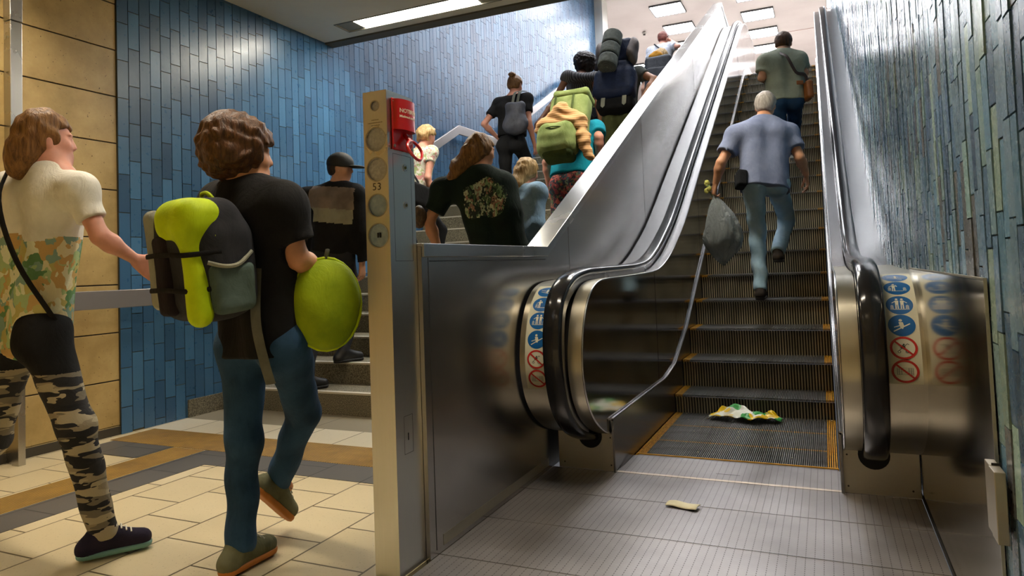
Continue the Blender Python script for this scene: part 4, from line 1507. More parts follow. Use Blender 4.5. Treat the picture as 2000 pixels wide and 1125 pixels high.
PEOPLE = {
 'floral': {'pel': [-2.809, 1.683, 0.893], 'chest': [-2.735, 1.675, 1.296], 'neck': [-2.693, 1.685, 1.487], 'head': [-2.699, 1.678, 1.579], 'shoL': [-2.983, 1.711, 1.421], 'elbL': [-3.238, 1.771, 1.202], 'wriL': [-3.297, 1.864, 1.003], 'shoR': [-2.503, 1.666, 1.371], 'elbR': [-2.427, 1.698, 1.198], 'wriR': [-2.418, 1.826, 1.116], 'hipL': [-2.933, 1.695, 0.832], 'kneL': [-3.149, 1.738, 0.417], 'ankL': [-3.191, 1.586, 0.221], 'toeL': [-3.185, 1.663, 0.046], 'hipR': [-2.682, 1.654, 0.838], 'kneR': [-2.555, 1.684, 0.497], 'ankR': [-2.523, 1.761, 0.103], 'toeR': [-2.462, 1.858, 0.06]},
 'boy': {'pel': [-1.837, 1.892, 0.847], 'chest': [-1.829, 1.869, 1.184], 'neck': [-1.858, 1.848, 1.354], 'head': [-1.86, 1.842, 1.458], 'shoL': [-2.034, 1.903, 1.301], 'elbL': [-2.127, 2.023, 1.114], 'wriL': [-2.05, 2.13, 0.987], 'shoR': [-1.675, 1.825, 1.262], 'elbR': [-1.651, 1.866, 1.086], 'wriR': [-1.686, 2.04, 1.03], 'hipL': [-1.952, 1.909, 0.789], 'kneL': [-1.942, 1.897, 0.441], 'ankL': [-1.929, 1.852, 0.102], 'toeL': [-1.928, 1.989, 0.05], 'hipR': [-1.729, 1.888, 0.803], 'kneR': [-1.829, 2.076, 0.521], 'ankR': [-2.028, 2.154, 0.222], 'toeR': [-2.001, 2.283, 0.083]},
 'cap': {'pel': [-3.518, 4.388, 1.241], 'chest': [-3.52, 4.375, 1.491], 'neck': [-3.457, 4.393, 1.722], 'head': [-3.435, 4.396, 1.858], 'shoL': [-3.744, 4.344, 1.634], 'elbL': [-3.834, 4.403, 1.388], 'wriL': [-3.878, 4.557, 1.182], 'shoR': [-3.3, 4.39, 1.637], 'elbR': [-3.271, 4.417, 1.349], 'wriR': [-3.323, 4.482, 1.1], 'hipL': [-3.613, 4.379, 1.204], 'kneL': [-3.649, 4.32, 0.732], 'ankL': [-3.575, 4.111, 0.265], 'toeL': [-3.541, 4.195, 0.208], 'hipR': [-3.428, 4.397, 1.197], 'kneR': [-3.492, 4.607, 0.801], 'ankR': [-3.48, 4.432, 0.43000000000000005], 'toeR': [-3.437, 4.542, 0.373]},
 'white_top': {'pel': [-3.54, 5.6, 1.699], 'chest': [-3.51, 5.683, 2.003], 'neck': [-3.501, 5.707, 2.178], 'head': [-3.475, 5.778, 2.325], 'shoL': [-3.667, 5.75, 2.141], 'elbL': [-3.74, 5.683, 1.884], 'wriL': [-3.712, 5.76, 1.672], 'shoR': [-3.347, 5.633, 2.141], 'elbR': [-3.334, 5.535, 1.884], 'wriR': [-3.305, 5.613, 1.672], 'hipL': [-3.618, 5.628, 1.672], 'kneL': [-3.62, 5.649, 1.285], 'ankL': [-3.639, 5.597, 0.91], 'toeL': [-3.6, 5.759, 0.853], 'hipR': [-3.462, 5.572, 1.672], 'kneR': [-3.369, 5.802, 1.414], 'ankR': [-3.391, 5.742, 1.062], 'toeR': [-3.318, 5.887, 1.007]},
 'green_tee': {'pel': [-1.98, 4.25, 1.104], 'chest': [-1.935, 4.417, 1.43], 'neck': [-2.113, 4.177, 1.686], 'head': [-2.099, 4.199, 1.824], 'shoL': [-2.341, 4.101, 1.568], 'elbL': [-2.437, 4.046, 1.361], 'wriL': [-2.436, 4.167, 1.139], 'shoR': [-1.969, 4.269, 1.574], 'elbR': [-1.896, 4.237, 1.317], 'wriR': [-2.116, 4.361, 1.248], 'hipL': [-2.066, 4.273, 1.075], 'kneL': [-2.07, 4.295, 0.659], 'ankL': [-2.086, 4.237, 0.256], 'toeL': [-2.059, 4.414, 0.195], 'hipR': [-1.894, 4.227, 1.075], 'kneR': [-1.815, 4.482, 0.798], 'ankR': [-1.833, 4.415, 0.42], 'toeR': [-1.769, 4.577, 0.361]},
 'denim': {'pel': [-2.07, 4.66, 1.15], 'chest': [-2.046, 4.727, 1.435], 'neck': [-2.04, 4.744, 1.6], 'head': [-2.017, 4.805, 1.738], 'shoL': [-2.194, 4.785, 1.565], 'elbL': [-2.26, 4.731, 1.323], 'wriL': [-2.231, 4.811, 1.125], 'shoR': [-1.894, 4.676, 1.565], 'elbR': [-1.879, 4.592, 1.323], 'wriR': [-1.85, 4.672, 1.125], 'hipL': [-2.143, 4.687, 1.125], 'kneL': [-2.145, 4.706, 0.762], 'ankL': [-2.163, 4.657, 0.409], 'toeL': [-2.126, 4.809, 0.356], 'hipR': [-1.997, 4.633, 1.125], 'kneR': [-1.909, 4.85, 0.883], 'ankR': [-1.93, 4.793, 0.553], 'toeR': [-1.862, 4.929, 0.501]},
 'black_tee': {'pel': [-3.05, 6.85, 2.392], 'chest': [-3.045, 6.91, 2.707], 'neck': [-3.044, 6.918, 2.888], 'head': [-3.039, 6.981, 3.041], 'shoL': [-3.221, 6.921, 2.85], 'elbL': [-3.344, 6.78, 2.611], 'wriL': [-3.253, 6.944, 2.468], 'shoR': [-2.869, 6.89, 2.85], 'elbR': [-2.827, 6.821, 2.583], 'wriR': [-2.818, 6.926, 2.363], 'hipL': [-3.136, 6.857, 2.363], 'kneL': [-3.143, 6.877, 1.962], 'ankL': [-3.148, 6.82, 1.573], 'toeL': [-3.152, 6.993, 1.514], 'hipR': [-2.964, 6.843, 2.363], 'kneR': [-2.932, 7.098, 2.096], 'ankR': [-2.938, 7.032, 1.731], 'toeR': [-2.905, 7.197, 1.674]},
 'teal': {'pel': [-1.96, 5.6, 1.743], 'chest': [-1.96, 5.756, 2.061], 'neck': [-1.96, 5.82, 2.245], 'head': [-1.96, 5.93, 2.399], 'shoL': [-2.139, 5.795, 2.206], 'elbL': [-2.187, 5.648, 1.936], 'wriL': [-2.187, 5.697, 1.714], 'shoR': [-1.781, 5.795, 2.206], 'elbR': [-1.719, 5.707, 2.116], 'wriR': [-1.751, 5.755, 1.94], 'hipL': [-2.047, 5.6, 1.714], 'kneL': [-2.057, 5.619, 1.308], 'ankL': [-2.057, 5.561, 0.914], 'toeL': [-2.076, 5.735, 0.854], 'hipR': [-1.873, 5.6, 1.714], 'kneR': [-1.863, 5.861, 1.443], 'ankR': [-1.863, 5.793, 1.074], 'toeR': [-1.844, 5.962, 1.016]},
 'afro': {'pel': [-2.5, 7.5, 2.722], 'chest': [-2.5, 7.617, 3.037], 'neck': [-2.5, 7.658, 3.218], 'head': [-2.5, 7.749, 3.371], 'shoL': [-2.512, 7.223, 3.119], 'elbL': [-2.683, 7.161, 2.813], 'wriL': [-2.758, 7.025, 2.654], 'shoR': [-2.323, 7.638, 3.18], 'elbR': [-2.276, 7.525, 2.913], 'wriR': [-2.276, 7.595, 2.693], 'hipL': [-2.586, 7.5, 2.693], 'kneL': [-2.595, 7.519, 2.292], 'ankL': [-2.595, 7.462, 1.903], 'toeL': [-2.615, 7.634, 1.844], 'hipR': [-2.414, 7.5, 2.693], 'kneR': [-2.405, 7.758, 2.426], 'ankR': [-2.405, 7.691, 2.061], 'toeR': [-2.385, 7.858, 2.004]},
 'navy_pack': {'pel': [-1.95, 7.3, 2.622], 'chest': [-1.95, 7.439, 2.959], 'neck': [-1.95, 7.491, 3.153], 'head': [-1.95, 7.594, 3.317], 'shoL': [-2.139, 7.467, 3.112], 'elbL': [-2.19, 7.335, 2.826], 'wriL': [-2.19, 7.402, 2.591], 'shoR': [-1.761, 7.467, 3.112], 'elbR': [-1.569, 7.326, 2.977], 'wriR': [-1.675, 7.073, 2.664], 'hipL': [-2.042, 7.3, 2.591], 'kneL': [-2.052, 7.32, 2.161], 'ankL': [-2.052, 7.259, 1.744], 'toeL': [-2.073, 7.443, 1.681], 'hipR': [-1.858, 7.3, 2.591], 'kneR': [-1.848, 7.576, 2.305], 'ankR': [-1.848, 7.505, 1.914], 'toeR': [-1.827, 7.684, 1.853]},
 'dark_hair': {'pel': [-2.55, 8.49, 2.898], 'chest': [-2.539, 8.55, 3.216], 'neck': [-2.538, 8.558, 3.4], 'head': [-2.527, 8.621, 3.554], 'shoL': [-2.716, 8.576, 3.361], 'elbL': [-2.775, 8.52, 3.091], 'wriL': [-2.757, 8.625, 2.869], 'shoR': [-2.364, 8.514, 3.361], 'elbR': [-2.328, 8.441, 3.091], 'wriR': [-2.31, 8.546, 2.869], 'hipL': [-2.636, 8.505, 2.869], 'kneL': [-2.638, 8.545, 2.463], 'ankL': [-2.648, 8.488, 2.067], 'toeL': [-2.639, 8.653, 2.009], 'hipR': [-2.464, 8.475, 2.869], 'kneR': [-2.448, 8.511, 2.463], 'ankR': [-2.458, 8.454, 2.067], 'toeR': [-2.411, 8.613, 2.009]},
 'grey_pack': {'pel': [-1.98, 9.6, 3.26], 'chest': [-1.98, 9.696, 3.59], 'neck': [-1.98, 9.724, 3.78], 'head': [-1.98, 9.806, 3.94], 'shoL': [-2.165, 9.706, 3.74], 'elbL': [-2.215, 9.61, 3.46], 'wriL': [-2.215, 9.7, 3.23], 'shoR': [-1.795, 9.706, 3.74], 'elbR': [-1.745, 9.61, 3.46], 'wriR': [-1.745, 9.7, 3.23], 'hipL': [-2.07, 9.6, 3.23], 'kneL': [-2.08, 9.62, 2.81], 'ankL': [-2.08, 9.56, 2.402], 'toeL': [-2.1, 9.74, 2.34], 'hipR': [-1.89, 9.6, 3.23], 'kneR': [-1.88, 9.87, 2.95], 'ankR': [-1.88, 9.8, 2.568], 'toeR': [-1.86, 9.975, 2.508]},
 'pale_top': {'pel': [-2.3, 11.2, 4.053], 'chest': [-2.284, 11.291, 4.371], 'neck': [-2.279, 11.318, 4.555], 'head': [-2.265, 11.396, 4.709], 'shoL': [-2.458, 11.332, 4.516], 'elbL': [-2.522, 11.249, 4.246], 'wriL': [-2.507, 11.335, 4.024], 'shoR': [-2.106, 11.27, 4.516], 'elbR': [-1.967, 11.138, 4.468], 'wriR': [-2.124, 11.389, 4.649], 'hipL': [-2.386, 11.215, 4.024], 'kneL': [-2.392, 11.236, 3.618], 'ankL': [-2.402, 11.179, 3.224], 'toeL': [-2.391, 11.353, 3.164], 'hipR': [-2.214, 11.185, 4.024], 'kneR': [-2.16, 11.44, 3.753], 'ankR': [-2.171, 11.373, 3.384], 'toeR': [-2.123, 11.537, 3.326]},
 'grey_hair': {'pel': [-0.412, 5.801, 1.671], 'chest': [-0.415, 5.918, 1.954], 'neck': [-0.406, 5.979, 2.148], 'head': [-0.389, 6.046, 2.277], 'shoL': [-0.614, 5.847, 2.024], 'elbL': [-0.726, 5.741, 1.804], 'wriL': [-0.778, 5.769, 1.646], 'shoR': [-0.223, 6.023, 2.033], 'elbR': [-0.147, 5.957, 1.816], 'wriR': [-0.111, 6.089, 1.696], 'hipL': [-0.497, 5.787, 1.624], 'kneL': [-0.492, 5.94, 1.204], 'ankL': [-0.479, 5.789, 0.8029999999999999], 'toeL': [-0.472, 6.014, 0.74], 'hipR': [-0.326, 5.842, 1.615], 'kneR': [-0.283, 6.226, 1.338], 'ankR': [-0.341, 5.904, 1.089], 'toeR': [-0.337, 6.021, 0.99]},
 'olive_tee': {'pel': [-0.275, 7.462, 2.678], 'chest': [-0.292, 7.465, 2.927], 'neck': [-0.295, 7.521, 3.11], 'head': [-0.283, 7.587, 3.217], 'shoL': [-0.454, 7.41, 3.006], 'elbL': [-0.494, 7.377, 2.847], 'wriL': [-0.424, 7.65, 2.869], 'shoR': [-0.151, 7.546, 3.02], 'elbR': [-0.1, 7.532, 2.878], 'wriR': [-0.201, 7.666, 2.787], 'hipL': [-0.354, 7.451, 2.624], 'kneL': [-0.37, 7.571, 2.259], 'ankL': [-0.41, 7.55, 1.775], 'toeL': [-0.411, 7.73, 1.712], 'hipR': [-0.203, 7.498, 2.614], 'kneR': [-0.224, 7.804, 2.431], 'ankR': [-0.244, 7.699, 2.137], 'toeR': [-0.241, 7.855, 2.115]},
}

# ------------------------------------------------------------------ materials of clothes
K_BLACK = cloth('black_cotton', '1A1A1C', '101012')
K_JEAN = cloth('blue_denim', '2F4F70', '1F3852', scale=7)
K_JEANL = cloth('pale_denim', 'B6CFDE', '98B6C8', scale=6)
K_JEAND = cloth('dark_denim', '23364C', '172536')
K_BLUEG = cloth('slate_blue_cotton', '838BA6', '737B96')
K_OLIVE = cloth('olive_cotton', '9EA28E', '8C907E')
K_OLIVEP = cloth('olive_trousers', '4A4E2C', '383C20')
K_TEAL = cloth('teal_cotton', '0E93A8', '0A7A90')
K_DKGREY = cloth('charcoal_fabric', '33343A', '26272C')
K_GREYT = cloth('grey_textile', '6A6C66', '54564F')
K_LGREY = cloth('light_grey_textile', '9C9C8C', '84857A')
K_LIME = cloth('lime_nylon', 'C3DC0E', 'A9C400', rough=.6)
K_LIME2 = cloth('dull_lime_mesh', '98AE12', '7E9608', rough=.7)
K_BGREEN = cloth('bright_green_nylon', '3E9A1E', '2C7A12')
K_MESH = cloth('grey_mesh', '5A6B66', '47564F')
K_SAGE = cloth('sage_canvas', '8C9A62', '6F7E48')
K_SAGED = cloth('dark_sage_canvas', '4C5A30', '3C4824')
K_NAVY = cloth('navy_nylon', '1C2744', '121B32', rough=.6)
K_TAUPE = cloth('taupe_nylon', '8A7E78', '6E645F', rough=.6)
K_MAT = cloth('grey_foam', '84877E', '72756C', scale=30)
K_BROWNL = plain('brown_leather', '8A4F1E', 0.45)
K_STRAPB = plain('dark_brown_strap', '3E2C22', 0.6)
K_WHITE = cloth('white_cotton', 'E6E4DA', 'CFCDC2')
K_WSTRIPE = cloth('pale_striped_cotton', 'C9CBD2', 'A9ACB6', scale=30)
K_DGREEN = None

def blotch(name, cols, scale, stretch=(1, 1, 1), rough=.85, bump=.3):
    t = NT(name)
    vo = t.n('ShaderNodeTexVoronoi')
    nv = t.n('ShaderNodeTexNoise'); nv.inputs['Scale'].default_value = scale * .8
    tc = t.obj(stretch)
    t.put(nv.inputs['Vector'], tc)
    ad = t.n('ShaderNodeVectorMath', operation='MULTIPLY_ADD')
    t.put(ad.inputs[0], nv.outputs[1]); ad.inputs[1].default_value = (.12, .12, .12); t.put(ad.inputs[2], tc)
    t.put(vo.inputs['Vector'], ad.outputs[0])
    vo.inputs['Scale'].default_value = scale
    sp = t.n('ShaderNodeSeparateColor'); t.put(sp.inputs[0], vo.outputs['Color'])
    n_ = len(cols)
    c = t.ramp(sp.outputs[0], [(i / n_, lin(c)) for i, c in enumerate(cols)], 'CONSTANT')
    t.set(Base_Color=c, Roughness=rough)
    t.bump(t.noise(t.obj(), 14, 5, .6, 1.2), bump, .02)
    MATS[name] = t.m
    return t.m
def strips(name, c1, c2, period, axis=2, rough=.85, duty=0.0):
    t = NT(name)
    s_ = t.n('ShaderNodeSeparateXYZ')
    nz_ = t.noise(t.obj(), 7, 3)
    t.put(s_.inputs[0], t.obj())
    k = t.math('SINE', t.math('ADD', t.math('MULTIPLY', s_.outputs[axis], 2 * math.pi / period), t.math('MULTIPLY', nz_, 5.0)))
    t.set(Base_Color=t.mix(t.math('GREATER_THAN', k, duty), lin(c1), lin(c2)), Roughness=rough)
    t.bump(nz_, .3, .02)
    MATS[name] = t.m
    return t.m
P_FLORAL = blotch('green_floral_print', ['5E8A5A', 'B9B06A', 'A7C08A', 'D8D2AC', '7F9F92', 'C2A064', 'DDE0C4'], 24, (1, 1, .8))
P_WFLOR = blotch('white_floral_print', ['E2E0D2', 'D9DACB', 'DCD9C9', 'C98F8A', 'A9B87E', 'E5E3D8'], 32)
P_PANTS = blotch('patterned_trousers_print', ['1E2A3A', '7A2E34', '2A4A52', 'B0564E', '22262A', '5E6A4A', '3A1E28', '1B3844'], 34)
P_BW = blotch('black_and_sand_print', ['17161A', '8F846C', '1C1A1C', '6E6656', '121114', 'A59A80', '17161A'], 26, (.35, .35, 1.3))
P_GREYS = strips('fine_grey_stripes', '6C6A6C', '3A393C', .018, 0)
P_SCARF = strips('tan_woven_scarf', 'D2A877', 'B8895A', .020, 2, .95, -.3)
P_ARMY = blotch('pale_scale_print', ['8C9A86', '2F3430', 'A3AE98', '7B8A78'], 40)
P_DGREEN = cloth('dark_green_cotton', '14241E', '0E1A16')

S_LIGHT, S_PINK, S_TAN, S_BROWN, S_WARM = skin('light', 'D8A488'), skin('pink', 'D29580'), skin('tan', 'C68E6C'), skin('brown', '8A5E46'), skin('warm', 'D0946E')
H_BROWN = hairmat('brown', '3A2312', '6A4526')
H_DARK = hairmat('dark', '1A1210', '33231C')
H_BLOND = hairmat('blond', '9C7A4C', 'C9AA78')
H_LBROWN = hairmat('light_brown', '5A3A1C', '8C6436')
H_GREY = hairmat('grey', '8A8078', 'B8AEA2')
H_AUB = hairmat('auburn', '5E2E26', '7E4236')
SH_BLACK = (plain('black_shoe', '141416', .5), plain('black_sole', '0C0C0D', .6))
SH_OLIVE = (cloth('olive_shoe', '6A6A52', '52533F'), plain('orange_sole', 'B06A1E', .6))
SH_NAVY = (cloth('navy_pink_shoe', '2A2436', '1C1A2A'), plain('teal_sole', '6E9C96', .55))
SH_BROWN = (cloth('brown_shoe', '3E342C', '2B241F'), plain('dark_sole', '1C1917', .6))
SH_WHITE = (cloth('white_shoe', 'BFC2C4', '9DA2A6'), plain('pale_sole', 'D5D7D6', .6))

def V3(*a):
    return np.array(a, float)
def loc(I, ref, a, b, c):
    return I['J'][ref] + I['lat'] * a + I['fwd'] * b + I['up'] * c
def frame(I):
    return np.array([I['lat'], I['fwd'], I['up']])
def tube_obj(name, pts, r, mat, parent, ry=None, n=8):
    P_ = catmull([tuple(p) for p in pts], 5)
    return MB().tube(P_, r, n, ry=ry).build(name, mat, parent, smooth=True)
def strap_pair(I, parent, mat, r=.022, back=-.14, low=-.28, ref='chest', names='shoulder_strap'):
    for q, sh_ in ((-1, 'shoL'), (1, 'shoR')):
        top = I['J']['neck'] * .52 + I['J'][sh_] * .48 - I['up'] * .012
        u, f = I['up'], I['fwd']
        pts = [top - u * .16 - f * .125, top - u * .05 - f * .105, top + u * .035 - f * .05, top + u * .052 + f * .01, top + u * .02 + f * .075, top - u * .07 + f * .118, top - u * .20 + f * .125]
        tube_obj(names, pts, r, mat, parent, ry=.006)

# ------------------------------------------------------------------ person with floral top, striding in from the left
I = make_person('floral', 'person striding in a white and green floral top and black and sand patterned leggings', None, S_PINK, .95,
                [K_WHITE, P_FLORAL], [P_BW, K_BLACK], SH_NAVY, hair_long(H_LBROWN, ((0, -.08, -.04), (0, -.09, -.08), (0, -.10, -.11)), .055), h=.0075, sleeve=.58, fem=True, look=(.45, .9, -.35), shirt_len=.06,
                laces=K_WHITE, shirt_id=lambda x, y, z: (z < 1.205 + .02 * np.sin(22 * x)).astype(int), pants_id=lambda x, y, z: (z > .70).astype(int), hands={'R': {'curl': .35}})
tube_obj('shoulder_bag_strap', [loc(I, 'neck', -.10, -.09, -.02), loc(I, 'chest', .02, -.155, .04), loc(I, 'chest', .14, -.13, -.16), loc(I, 'pel', .20, -.02, .04)], .012, K_BLACK, I['base'], ry=.004)
gb = thing('shoulder_bag', 'bright green bag hanging at the hip of the person in floral top', 'bag', tuple(I['J']['hipL'] + V3(-.10, -.05, -.05)))
c_ = I['J']['hipL'] + V3(-.14, -.12, .02)
S = Sdf(.009).box(c_, (.06, .13, .14), frame(I), .05, k=.02)
S.mesh('pouch', K_BGREEN, gb, folds(.006, 18))
tube_obj('strap', [c_ + V3(0, 0, .13), I['J']['pel'] + V3(-.12, -.12, .30), I['J']['shoL'] + V3(0, -.08, .06)], .010, K_BLACK, gb, ry=.004)

# ------------------------------------------------------------------ youth with lime backpack
I = make_person('boy', 'person with curly brown hair in black tee and blue jeans walking with a lime backpack', None, S_WARM, .95,
                K_BLACK, K_JEAN, SH_OLIVE, hair_curly(H_BROWN), h=.0070, sleeve=.60, look=(.62, .90, -.08), shirt_len=.035, shirt_grow=.014, fold_shirt=.007, fold_pants=.008, laces=K_LGREY,
                hands={'R': {'curl': .9}})
R_ = frame(I)
bp = thing('backpack', 'lime green and charcoal backpack on the back of the curly haired person', 'backpack', tuple(loc(I, 'chest', 0, -.24, -.25)))
pk = lambda a, b, c: loc(I, 'chest', a, -.225 + b, -.070 + c * .86)
S = Sdf(.0075)
S.box(pk(0, 0, 0), (.150, .100, .195), R_, .07, k=.03).box(pk(0, .03, -.04), (.165, .085, .15), R_, .06, k=.05)
S.mesh('body', K_DKGREY, bp, folds(.005, 20))
S = Sdf(.0075)
S.box(pk(.045, -.045, .145), (.112, .078, .070), R_, .06, k=.02)
S.cap(pk(.10, -.075, .10), pk(.118, -.085, -.20), .034, .038, k=.05)
S.mesh('flap', K_LIME, bp, folds(.004, 26))
S = Sdf(.0075)
S.box(pk(-.105, -.085, .01), (.034, .030, .165), R_, .028, k=.02)
S.mesh('front_panel', K_LGREY, bp, folds(.004, 24))
S = Sdf(.0075)
S.box(pk(-.04, -.10, -.05), (.04, .022, .13), R_, .02, k=.02)
S.mesh('front_pocket', cloth('plum_black', '2A2228', '1E191E'), bp, folds(.003, 24))
S = Sdf(.0075)
S.box(pk(.148, .015, -.115), (.030, .075, .082), R_, .028, k=.02)
S.mesh('mesh_pocket', K_MESH, bp, folds(.005, 30))
tube_obj('pocket_trim', [pk(.160, -.065, -.015), pk(.182, -.02, -.035), pk(.180, .03, -.03), pk(.165, .085, .01)], .007, K_LGREY, bp)
MB().box(-.017, .017, -.002, .002, -.006, .006, M=Matrix.Translation(Vector(pk(.162, -.015, .075))) @ Matrix(((I['fwd'][0], I['lat'][0], I['up'][0], 0), (I['fwd'][1], I['lat'][1], I['up'][1], 0), (I['fwd'][2], I['lat'][2], I['up'][2], 0), (0, 0, 0, 1)))).build('tab', K_LIME, bp)
for zz in (.03, -.10):
    tube_obj('compression_strap', [pk(-.12, -.115, zz), pk(0, -.125, zz), pk(.12, -.115, zz - .01), pk(.168, -.02, zz - .01)], .008, K_BLACK, bp, ry=.003)
tube_obj('grab_handle', [pk(-.03, .05, .225), pk(-.015, .04, .25), pk(.02, .04, .25), pk(.035, .05, .225)], .007, K_LIME, bp)
strap_pair(I, bp, K_GREYT, .024, -.13, -.30)
tube_obj('hanging_strap', [loc(I, 'chest', .135, -.11, -.12), loc(I, 'pel', .145, -.115, .08), loc(I, 'pel', .15, -.12, .0), loc(I, 'pel', .155, -.11, -.10), loc(I, 'pel', .16, -.10, -.17)], .022, K_GREYT, bp, ry=.004)
S = Sdf(.007).box(loc(I, 'pel', .13, .085, -.035), (.07, .022, .035), R_, .02, k=.02)
S.mesh('hip_belt', K_LGREY, bp, folds(.003, 26))
rb = thing('round_bag', 'round lime green mesh bag carried in front of the curly haired person', 'bag', (-1.60, 1.94, .78))
cb = V3(-1.600, 1.945, .925)
vn = un(V3(0, 0, 1.03) - cb)
rx = un(np.cross(V3(0, 0, 1), vn)); rz = np.cross(vn, rx)
S = Sdf(.0075).ell(cb, (.118, .062, .160), np.array([rx, -vn, rz]), k=.01)
S.mesh('pouch', K_LIME2, rb, folds(.003, 30))
for f_ in (1.0,):
    pts = [cb + rx * .119 * math.cos(a) + rz * .161 * math.sin(a) for a in [2 * math.pi * k / 24 for k in range(25)]]
    MB().tube(pts, .006, 8, cap=False).build('rim_piping', K_LIME, rb, smooth=True)
tube_obj('carry_strap', [cb + rz * .155, cb + rz * .19 + rx * .01, I['J']['wriR'] + V3(0, 0, .01)], .008, K_GREYT, rb, ry=.004)

# ------------------------------------------------------------------ man with black cap
I = make_person('cap', 'person in black cap and colour block jacket climbing the first steps by the blue wall', None, S_LIGHT, .98,
                [K_BLACK, K_TAUPE, K_LGREY], K_DKGREY, SH_BLACK, hair_short(H_DARK, .004, .002), h=.009, sleeve=1.85, look=(.98, .35, -.1), shirt_grow=.012, fold_shirt=.007, leg_w=.9,
                shirt_id=None, hands={'R': {'curl': .5}})
J = I['J']
sh = [c for c in I['base'].children if c.name.startswith('shirt')][0]
me = sh.data
C = np.zeros(len(me.polygons) * 3); me.polygons.foreach_get('center', C); C = C.reshape(-1, 3)
rel = C - J['neck']
hz = rel @ I['up']; lt = rel @ I['lat']
ids = np.where((np.abs(lt) < .20) & (hz < -.02) & (hz > -.19), 1, np.where((np.abs(lt) < .20) & (hz <= -.19) & (hz > -.30), 2, 0))
me.polygons.foreach_set('material_index', ids.astype(np.int32))
sh['label'] = 'black jacket with taupe and pale grey back panels'
sh.name = 'jacket'
S = Sdf(.007); hp = I['hp']
S.ell(hp(0, -.008, .035), np.array([.092, .108, .090]), I['Rh'], k=.01)
S.box(hp(0, 0, -.10), (.2, .2, .10), I['Rh'], .01, k=.01, op='s')
S.mesh('cap', plain('black_cap', '16191B', .7), I['base'])
S = Sdf(.006)
S.ell(hp(0, .125, .012), np.array([.065, .075, .012]), I['Rh'], k=.01)
S.mesh('cap_brim', plain('black_cap', '16191B', .7), I['base'])

# ------------------------------------------------------------------ people on the stairs
I = make_person('white_top', 'person with blond hair in a white floral top half hidden behind the steel post', None, S_PINK, .92,
                P_WFLOR, K_BLACK, SH_BLACK, hair_short(H_BLOND, .016, .012, 60), h=.011, sleeve=.35, fem=True, hands={})
tube_obj('bag_strap', [loc(I, 'neck', -.13, -.08, 0), loc(I, 'chest', 0, -.14, .0), loc(I, 'pel', .18, -.10, .12)], .010, K_BLACK, I['base'], ry=.004)
hb = thing('hand_bag', 'small black bag at the hip of the person in white floral top', 'bag', tuple(loc(I, 'pel', .20, -.10, -.12)))
Sdf(.01).box(loc(I, 'pel', .21, -.10, .0), (.05, .11, .10), frame(I), .03).mesh('pouch', K_BLACK, hb, folds(.004, 18))

I = make_person('green_tee', 'person with long brown hair in a dark green tee with pale floral back print', None, S_TAN, .99,
                P_DGREEN, cloth('navy_cotton', '1A2334', '121927'), SH_BLACK, hair_long(H_LBROWN, ((0, -.10, -.03), (-.04, -.14, -.12), (-.08, -.16, -.20)), .06, .008), h=.009, sleeve=.66, shirt_grow=.016, fold_shirt=.008,
                look=(.6, .8, -.25), hands={'R': {'curl': .8}})
me = [c for c in I['base'].children if c.name.startswith('shirt')][0].data
me.materials.append(blotch('faded_floral_print', ['14241E', '9DA98C', '6E8A62', '14241E', '8B6A5A', 'B2B79A', '3E5A3C'], 42, (1, 1, .6)))
C = np.zeros(len(me.polygons) * 3); me.polygons.foreach_get('center', C); C = C.reshape(-1, 3)
rel = C - I['J']['neck']
hz = rel @ I['up']; lt = rel @ I['lat']; fz = rel @ I['fwd']
e_ = ((lt + .02) / .15) ** 2 + ((hz + .20) / .13) ** 2 + .25 * np.sin(30 * lt) * np.sin(26 * hz)
me.polygons.foreach_set('material_index', ((e_ < 1) & (fz < 0.0)).astype(np.int32))
wb = thing('woven_bag', 'brown woven bag under the arm of the person in dark green tee', 'bag', tuple(I['J']['wriL'] + V3(-.02, 0, -.1)))
Sdf(.009).ell(I['J']['elbL'] + V3(-.045, -.05, .03), (.05, .06, .075), None).mesh('pouch', hairmat('woven', '3A2A1C', '6B5238'), wb, curls(.006, 90))

I = make_person('denim', 'shorter person with blond hair in a pale denim jacket beside the parapet', None, S_PINK, .90,
                cloth('washed_denim', '9DBDDA', '7698BA', scale=6), K_BLACK, SH_BLACK, hair_long(H_BLOND, ((0, -.08, -.05), (0, -.10, -.13), (0, -.10, -.19)), .05, .006), h=.009, sleeve=1.8, fem=True, shirt_grow=.012, fold_shirt=.008)
[c for c in I['base'].children if c.name.startswith('shirt')][0].name = 'jacket'

I = make_person('black_tee', 'person in cropped black tee and black trousers with hair in a bun on the stairs', None, S_PINK, .94,
                K_BLACK, K_BLACK, SH_BLACK, hair_bun(H_LBROWN), h=.010, sleeve=.55, fem=True, shirt_len=-.10)
sb = thing('backpack', 'small grey slouchy backpack hanging from one shoulder of the person in black', 'backpack', tuple(loc(I, 'chest', .10, -.24, -.25)))
S = Sdf(.009).box(loc(I, 'chest', .13, -.185, -.10), (.115, .06, .155), frame(I), .05, k=.02)
S.ell(loc(I, 'chest', .14, -.19, -.20), (.14, .08, .11), frame(I), k=.05)
S.mesh('body', cloth('slate_nylon', '4A4C56', '34363E', rough=.55), sb, folds(.009, 30))
for q in (.07, .13):
    tube_obj('strap', [loc(I, 'chest', q, -.16, .02), loc(I, 'chest', q + .01, -.12, .19), loc(I, 'chest', q + .02, -.0, .24)], .016, K_GREYT, sb, ry=.005)

